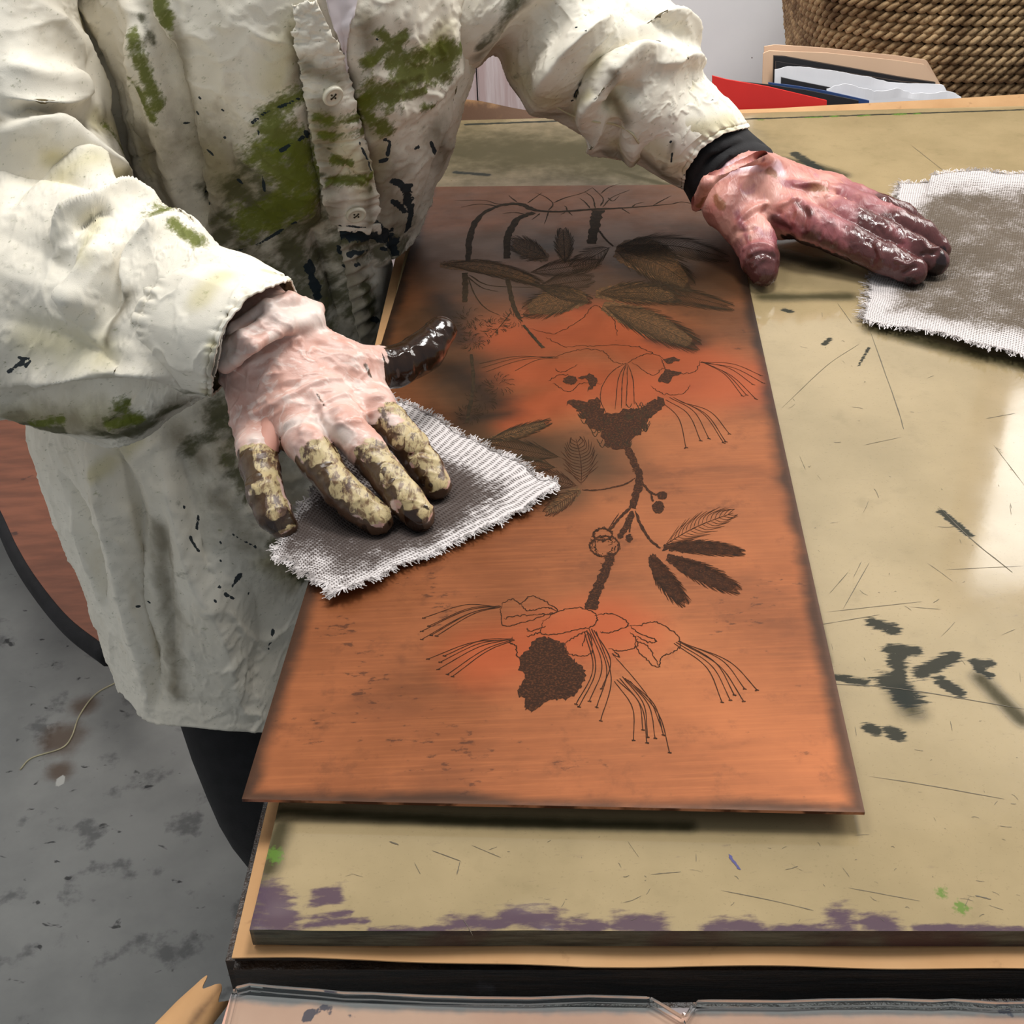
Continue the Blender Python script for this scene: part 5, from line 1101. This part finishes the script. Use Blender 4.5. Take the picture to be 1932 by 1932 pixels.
Ed = [('pelvis', 'waist'), ('waist', 'chest'), ('chest', 'neck'), ('neck', 'skull'), ('skull', 'head'), ('head', 'crown'), ('chest', 'shR'), ('shR', 'elR'), ('elR', 'fmR'), ('fmR', 'wrR'), ('wrR', 'hdR'), ('chest', 'shL'), ('shL', 'elL'), ('elL', 'wrL'), ('wrL', 'hdL'), ('pelvis', 'hipR'), ('hipR', 'knR'), ('knR', 'ftR'), ('pelvis', 'hipL'), ('hipL', 'knL'), ('knL', 'ftL')]
for hd, chs, tag_ in (('hdR', (thR, inR, miR, riR, piR), 'R'), ('hdL', (thL, inL, miL, riL, piL), 'L')):
    for i, c in enumerate(chs):
        prev = hd
        for k in (1, 3, 4):
            Jt[f'{tag_}{i}{k}'] = (c[k][0], c[k][1] * .6); Ed.append((prev, f'{tag_}{i}{k}')); prev = f'{tag_}{i}{k}'
kid(skin_body('body', Jt, Ed, M_SKIN), person)

# ================================================================== RAGS
def fringe(P_edge, N_out, n, ln, rad=.00028):
    """loose thread ends along a torn edge"""
    f_ = Strokes()
    for k in range(n):
        s = rng.random(); i = int(s * (len(P_edge) - 1)); p = P_edge[i]; d = N_out[i] * rng.uniform(.3, 1) * ln + rng.normal(0, ln * .35, 3) * np.array((1, 1, .15))
        V, F = ribbon(np.array([p - d * .15, p + d * .5 + rng.normal(0, ln * .08, 3), p + d]), rad * 2, 0, 3, False, 0.0004); f_.add(V, F, 0)
    return f_
def rag(name, px, base, nu, nv, ink, mat, label, wave, on_copper=False, frl=.004, frn=500):
    a, b, c, d = [np.array(onz(x, y, base)) for x, y in px]
    S0 = bil(a, b, c, d)
    edges = {}
    def S(u, v):
        P = S0(u, v); eu = np.minimum(u, 1 - u); ev = np.minimum(v, 1 - v)
        n1 = fbm(np.stack([v.ravel() * 9, u.ravel() * 0 + 1, 0 * u.ravel()], -1), 1, 91).reshape(u.shape) - .5; n2 = fbm(np.stack([u.ravel() * 9, 0 * u.ravel() + 5, 0 * u.ravel()], -1), 1, 92).reshape(u.shape) - .5
        eu_ = (b - a) / np.linalg.norm(b - a); ev_ = (d - a) / np.linalg.norm(d - a)
        f1 = fbm(np.stack([v.ravel() * 160, 0 * u.ravel(), 0 * u.ravel()], -1), 1, 93, 2).reshape(u.shape) - .5; f2 = fbm(np.stack([u.ravel() * 160, 0 * u.ravel(), 0 * u.ravel()], -1), 1, 94, 2).reshape(u.shape) - .5
        P = P + eu_ * ((n1 * .012) * np.exp(-eu / .12) + f1 * .003 * np.exp(-eu / .01))[..., None] + ev_ * ((n2 * .012) * np.exp(-ev / .12) + f2 * .003 * np.exp(-ev / .01))[..., None]
        P[..., 2] = (base if not on_copper else plate_z(np.clip(((P - PC[0])[..., :2] @ np.linalg.inv(np.array([PX_[:2], PY_[:2]])))[..., 1], 0, 1)) + .0012) + wave(P, u, v)
        return P
    gu, gv = np.meshgrid(np.linspace(0, 1, nu), np.linspace(0, 1, nv), indexing='ij'); G = S(gu, gv)
    ex_ = Strokes()
    for E_, o_ in ((G[0], G[0] - G[3]), (G[-1], G[-1] - G[-4]), (G[:, 0], G[:, 0] - G[:, 3]), (G[:, -1], G[:, -1] - G[:, -4])):
        o_ = o_ / (np.linalg.norm(o_, axis=1)[:, None] + 1e-9); f_ = fringe(E_, o_, frn, frl); V, F, M = f_.done(); ex_.add(V, F, 0)
    lu, lv = np.linalg.norm(b - a), np.linalg.norm(d - a)
    o = sheet(name, S, nu, nv, .0006, [mat], layers={'ink': ink}, uv=lambda u, v: np.stack([u * lu, v * lv], -1), extra=ex_.done())
    return tag(o, label, 'cloth')
fingR = [c[k][0] for c in (inR, miR, riR) for k in (3, 4)]
def inkA(P, u, v):
    e = np.minimum(np.minimum(u + .03, (1 - u)) / .22, np.minimum(v + .12, (1 - v)) / .30)
    d = np.min([np.linalg.norm(P[:, :2] - f_[:2], axis=1) for f_ in fingR + [riR[2][0], piR[4][0]]], 0)
    return np.clip(e * 1.3, 0, 1) * .42 + .18 + .34 * np.exp(-(d / .028) ** 2)
def waveA(P, u, v):
    w_ = .0016 + .0022 * (fbm(P.reshape(-1, 3), 45, 95).reshape(u.shape)) + .004 * np.exp(-((1 - u) / .08) ** 2) * np.exp(-(v / .2) ** 2)
    d = np.min([np.linalg.norm(P[..., :2] - f_[:2], axis=-1) for f_ in fingR], 0)
    return w_ * (1 - np.exp(-(d / .012) ** 2)) - .0002
zr = TOP + .0072
cl = rag('wiping_cloth', [(515, 1050), (645, 1137), (1058, 928), (722, 742)], TOP + .0076, 170, 300, inkA, M_RAG_A, 'pale woven wiping cloth smeared with black ink under the right hand on the copper plate', waveA, True)
def inkB(P, u, v):
    e = np.minimum(np.minimum(u / .16, 3), np.minimum((v) / .12, (1 - v) / .14)); return np.clip(e, 0, 1) * .74
def waveB(P, u, v):
    w_ = .002 + .010 * fbm(P.reshape(-1, 3), 16, 97).reshape(u.shape) * np.clip(u * 3 + .1, 0, 1)
    d = np.min([np.linalg.norm(P[..., :2] - f_[:2], axis=-1) for c in (inL, miL, riL, piL) for f_ in (c[3][0], c[4][0])], 0)
    return .0003 + w_ * (1 - np.exp(-(d / .03) ** 2)) + .006 * np.exp(-((1 - v) / .08) ** 2) * (u > .12)
rag('wiping_cloth', [(1622, 606), (2140, 742), (2150, 352), (1700, 352)], TOP + .0004, 260, 260, inkB, M_RAG_B, 'white gauzy wiping cloth blotched with brown ink lying by the left hand', waveB, False, .006)

# ================================================================== FRONT TABLE WITH GLASS
zt = TOP - .0165
gE = [(440, 1858), (470, 1851), (520, 1856), (600, 1862), (648, 1867), (700, 1868), (800, 1873), (900, 1876), (1000, 1877), (1111, 1873), (1227, 1876), (1250, 1889), (1286, 1911), (1292, 1912), (1311, 1883), (1340, 1882), (1482, 1883), (1560, 1880), (1675, 1879), (1760, 1882), (1800, 1880), (1880, 1886), (1932, 1885), (2100, 1888)]
back_g = np.array([onz(x, y, zt) for x, y in gE]); near_y = .13
fr = empty('side_table', (.12, .22, 0), 'pink-papered side table under chipped glass at the near edge', 'table')
tb = MB(); gx0 = onz(400, 1900, zt)[0]
polyb = [(back_g[0][0] - .02, near_y), (.36, near_y), (.36, .284), (back_g[0][0] + .006, back_g[0][1] - .006)]
tb.prism([(p[0], p[1], 0) for p in polyb], zt - .04, zt - .0065); kid(tb.build('tabletop', M_PINK if False else M_DARKWOOD, None), fr); 
fr.children[0].matrix_parent_inverse = Matrix.Translation(-Vector(fr.location))
for lx, ly in ((gx0 + .05, near_y + .03), (.32, near_y + .03), (.32, .24), (gx0 + .05, .24)):
    g_ = MB(); g_.box(lx - .02, lx + .02, ly - .02, ly + .02, 0, zt - .04); adopt(g_.build('leg', M_DARKWOOD), fr)
def pinkS(u, v):
    e = interp(np.array([onz(x, y + 16, zt - .0062) for x, y in ((436, 1860), (700, 1878), (1000, 1884), (1240, 1886), (1932, 1892), (2100, 1894))]), u); n_ = e.copy(); n_[..., 1] = near_y; n_[..., 0] -= .02 * (1 - u)
    P = n_ * (1 - v[..., None]) + e * v[..., None]; P[..., 2] = zt - .0060; return P
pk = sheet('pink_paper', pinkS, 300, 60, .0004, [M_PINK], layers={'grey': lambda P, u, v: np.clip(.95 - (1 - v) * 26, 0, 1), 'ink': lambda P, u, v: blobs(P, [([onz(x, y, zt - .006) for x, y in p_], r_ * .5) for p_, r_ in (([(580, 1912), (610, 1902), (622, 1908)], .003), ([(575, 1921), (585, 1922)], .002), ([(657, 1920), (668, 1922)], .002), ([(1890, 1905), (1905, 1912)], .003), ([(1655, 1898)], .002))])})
tag(pk, 'pink paper sheet under the chipped glass at the bottom of the picture', 'paper')
gl = MB(); outline = [tuple(p) for p in back_g[:, :3]] + [(back_g[-1][0], near_y, 0), (onz(372, 1945, zt)[0], near_y, 0)]
gl.prism(outline, zt - .0052, zt)
tag(gl.build('glass_sheet', M_GLASS, None, False, .0012, 2), 'clear glass sheet with chipped notched edge over the pink paper', 'glass sheet')
cp = [onz(x, y, zt - .03) for x, y in ((402, 1878), (365, 1918), (310, 1985))]
def curlS(u, v):
    c = interp(np.array(cp), v); th = (u - .15) * 3.6; r = .0085; d_ = cp[-1] - cp[0]; d_ = d_ / np.linalg.norm(d_); s_ = np.cross(d_, (0, 0, 1))
    jag = (fbm(np.stack([u.ravel() * 7, 0 * u.ravel(), 0 * u.ravel()], -1), 1, 99).reshape(u.shape) - .5) * .012 * np.exp(-v / .1)
    return c + s_ * (r * np.cos(th) * (1 + .35 * v))[..., None] + np.array((0, 0, 1.0)) * (r * np.sin(th) * 1.0)[..., None] + d_ * jag[..., None]
ck = sheet('paper_offcut', curlS, 50, 60, .0006, [M_KRAFT], layers={'dark': lambda P, u, v: np.clip(.55 - np.abs(u - .75) * 3, 0, 1)})
tag(ck, 'curled strip of brown paper beside the glass corner at the lower left', 'paper strip')

# ================================================================== BEHIND THE PERSON
zl = .30
arc = [onz(x, y, zl) for x, y in ((-120, 700), (-60, 850), (0, 962), (32, 1030), (70, 1092), (130, 1165), (204, 1222))]
arc = list(catmull(arc, 6)); outl = [tuple(p) for p in arc] + [(-.44, arc[-1][1] + .12, 0), (-.44, 1.85, 0), (arc[0][0], 1.85, 0)]
lt = empty('low_table', (-.66, 1.62, 0), 'low reddish-brown wooden table with rounded corner and black rim behind the smock', 'table')
b_ = MB(); b_.prism(outl, zl - .012, zl); adopt(b_.build('tabletop', M_REDWOOD), lt)
b_ = MB(); o2 = np.array([(p[0], p[1], zl - .008) for p in outl[:len(arc)]]); b_.tube(o2 + np.array((0, 0, -.006)), .014, 10); r_ = b_.build('rim', M_BLACK, None, True); adopt(r_, lt); r_['label'] = 'black rubber edge'
for x, y in ((-.52, 1.55), (-.80, 1.76), (-.52, 1.78)):
    b_ = MB(); b_.tube([(x, y, 0), (x, y, zl - .012)], .02, 12); adopt(b_.build('leg', M_BLACK, None, True), lt)
q = onz(-10, 1030, .02); b_ = MB(); b_.box(q[0] - .34, q[0] - .13, q[1] - .12, q[1] + .10, 0, .27); cr = b_.build('block', M_BLACK, None, False, .006)  # plain black block, made up to fill the dark area beside the low table
tag(cr, 'black crate on the concrete floor at the left edge of the picture', 'block')
q = onz(4, 1012, .16); b_ = MB(); b_.box(q[0] - .03, q[0] + .012, q[1] - .004, q[1] + .0, .12, .19); 
b_ = MB(); th_ = catmull([onz(x, y, .0012) for x, y in ((38, 1452), (60, 1430), (115, 1412), (135, 1390), (150, 1350), (180, 1310), (222, 1286))], 8); b_.tube(th_, .0011, 6)
tag(b_.build('thread', M_THREAD, None, True), 'pale loose thread lying on the concrete floor', 'thread')

# ================================================================== BACK BENCH: FOLDERS AND BASKET
zb = .66; bench = empty('back_bench', (.75, 1.62, 0), 'white bench behind the worktable holding folders and a basket', 'bench')
b_ = MB(); b_.box(.10, 1.4, 1.335, 1.90, zb - .03, zb); adopt(b_.build('benchtop', M_PLANK, None, False, .003), bench)
for x in (.16, 1.34):
    for y in (1.38, 1.85):
        b_ = MB(); b_.box(x - .02, x + .02, y - .02, y + .02, 0, zb - .03); adopt(b_.build('leg', M_PLANK), bench)
def card(name, top_px, yd, mat, label, cat, lean=.05, thick=.0012, wob=0.0, group=None, jag=0.0):
    """a sheet standing on the bench, its top edge along the given pixels, leaning back"""
    T = np.array([ony(x, y, yd) for x, y in top_px])
    def S(u, v):
        t = interp(T, u); b = t.copy(); b[..., 2] = zb + .001; b[..., 1] -= .065
        P = b * (1 - v[..., None]) + t * v[..., None]; P[..., 1] += wob * np.sin(u * 7) * v
        if jag: P[..., 2] += jag * (fbm(np.stack([u.ravel() * 14, 0 * u.ravel(), 0 * u.ravel()], -1), 1, 77).reshape(u.shape) - .5) * (v > .97)
        return P
    u, v = np.meshgrid(np.linspace(0, 1, 60), np.linspace(0, 1, 30), indexing='ij'); P = S(u, v); N = np.zeros_like(P); N[..., 1] = 1.0
    o = strip(name, P, N, -thick, mat, None); o.data.polygons.foreach_set('use_smooth', np.zeros(len(o.data.polygons), bool)); return tag(o, label, cat, group)
card('folder', [(1442, 88), (1462, 85), (1560, 92), (1690, 104), (1748, 113), (1775, 160)], 1.425, M_MANILA, 'tall tan card folder at the back of the papers against the basket', 'folder', .03, .002, .002)
card('folder', [(1440, 101), (1450, 96), (1560, 100), (1690, 114), (1745, 122), (1772, 155)], 1.411, M_MANILA, 'pinkish-tan card folder standing just behind the black folders', 'folder', .03, .002)
card('folder', [(1460, 106), (1480, 107), (1600, 128), (1700, 146), (1765, 156)], 1.396, M_CHAR, 'black card folder right in front of the tan folders', 'folder', .025, .004)
card('folder', [(1464, 116), (1500, 122), (1600, 138), (1700, 154), (1762, 160)], 1.384, M_CHAR, 'second black card folder, behind the torn white papers', 'folder', .025, .003)
card('sheet_of_paper', [(1462, 130), (1490, 126), (1600, 140), (1700, 155), (1780, 160), (1792, 180)], 1.370, M_PAPER, 'white sheet of paper with ragged top among the folders', 'paper', .02, .001, .003, None, .004)
card('folder', [(1474, 146), (1500, 152), (1600, 172), (1680, 190)], 1.358, M_CHAR, 'grey-black folder leaning low in front of the white paper', 'folder', .02, .002)
card('sheet_of_paper', [(1560, 165), (1590, 160), (1650, 176), (1700, 168), (1760, 176), (1790, 172), (1815, 180)], 1.349, M_PAPER, 'torn white paper in front of the black folders with jagged edge', 'paper', .02, .001, .002, None, .008)
card('folder', [(1450, 156), (1500, 162), (1560, 172), (1640, 190)], 1.341, M_BLUE, 'dark blue card folder just behind the red folder', 'folder', .02, .002)
card('folder', [(1383, 153), (1450, 160), (1520, 170), (1620, 190)], 1.334, M_CHAR, 'thin black folder between the red and the blue folder', 'folder', .02, .002)
card('folder', [(1344, 143), (1370, 150), (1450, 164), (1560, 190)], 1.327, M_RED, 'bright red folder leaning behind the worktable beside the sleeve', 'folder', .01, .0025)
# woven basket: rows of two-strand rope round a rounded-rectangle plan
bk = empty('seagrass_basket', (.70, 1.655, zb), 'large basket woven of brown twisted rope on the bench behind the folders', 'basket')
def plan(t, w_, d_, p=3.2):
    c, s = np.cos(t), np.sin(t); return np.stack([w_ * np.sign(c) * np.abs(c) ** (2 / p), d_ * np.sign(s) * np.abs(s) ** (2 / p)], -1)
BX, BY = .70, 1.655
prof_w = lambda z: np.interp(z, [.66, .70, .80, .88, .93, .98, 1.10], [.22, .27, .305, .318, .334, .342, .345]); prof_d = lambda z: np.interp(z, [.66, .70, .88, 1.10], [.15, .19, .222, .225])
core = MB(); tt = np.linspace(0, 2 * np.pi, 96, endpoint=False); zz_ = np.linspace(.662, 1.075, 24); Vc = np.concatenate([np.c_[plan(tt, prof_w(z) - .012, prof_d(z) - .012) + (BX, BY), np.full(96, z)] for z in zz_])
core.add(Vc, [(k * 96 + i, k * 96 + (i + 1) % 96, (k + 1) * 96 + (i + 1) % 96, (k + 1) * 96 + i) for k in range(23) for i in range(96)] + [tuple(range(95, -1, -1))])
co = core.build('lining', M_BASKETCORE, None, True); adopt(co, bk)
rope = MB(); nrow = 38
for k in range(nrow):
    z0 = .674 + k * .0108; tt = np.linspace(0, 2 * np.pi, 1500); q = plan(tt, prof_w(z0), prof_d(z0)); s = np.r_[0, np.cumsum(np.linalg.norm(np.diff(q, axis=0), axis=1))]; n_ = 1100
    ss = np.linspace(0, s[-1], n_); path = np.stack([np.interp(ss, s, q[:, 0]), np.interp(ss, s, q[:, 1])], -1); keep = path[:, 1] < .10
    T = np.gradient(path, axis=0); T /= np.linalg.norm(T, axis=1)[:, None]; out = np.stack([T[:, 1], -T[:, 0]], -1); nz_ = (fbm(np.c_[ss * 9, 0 * ss + k * 3.1, 0 * ss], 1, 5) - .5)
    for ph in (0, np.pi):
        an = ss / .023 * 2 * np.pi + ph + k * 1.7; r_ = .0030
        V = np.c_[path + (BX, BY) + out * (r_ * np.cos(an) + .004 * nz_)[:, None], z0 + r_ * np.sin(an) * 1.1 + .006 * nz_ + .002 * np.sin(ss * 8)]
        seg = np.flatnonzero(keep); cuts = np.split(seg, np.flatnonzero(np.diff(seg) > 1) + 1)
        for c in cuts:
            if len(c) > 4: rope.tube(V[c], .0034, 6)
ro = rope.build('weave', M_ROPE, None, True); adopt(ro, bk)

# ------------------------------------------------------------------ every one-mesh thing gets its origin at its base
bpy.context.view_layer.update()
for o in list(col.objects):
    if o.type == 'MESH' and o.parent is None and 'kind' not in o:
        n = len(o.data.vertices); co_ = np.empty(n * 3, np.float32); o.data.vertices.foreach_get('co', co_); co_ = co_.reshape(-1, 3)
        c = np.array(((co_[:, 0].min() + co_[:, 0].max()) / 2, (co_[:, 1].min() + co_[:, 1].max()) / 2, co_[:, 2].min()), np.float32)
        o.data.vertices.foreach_set('co', (co_ - c).ravel()); o.location = c; o.data.update()
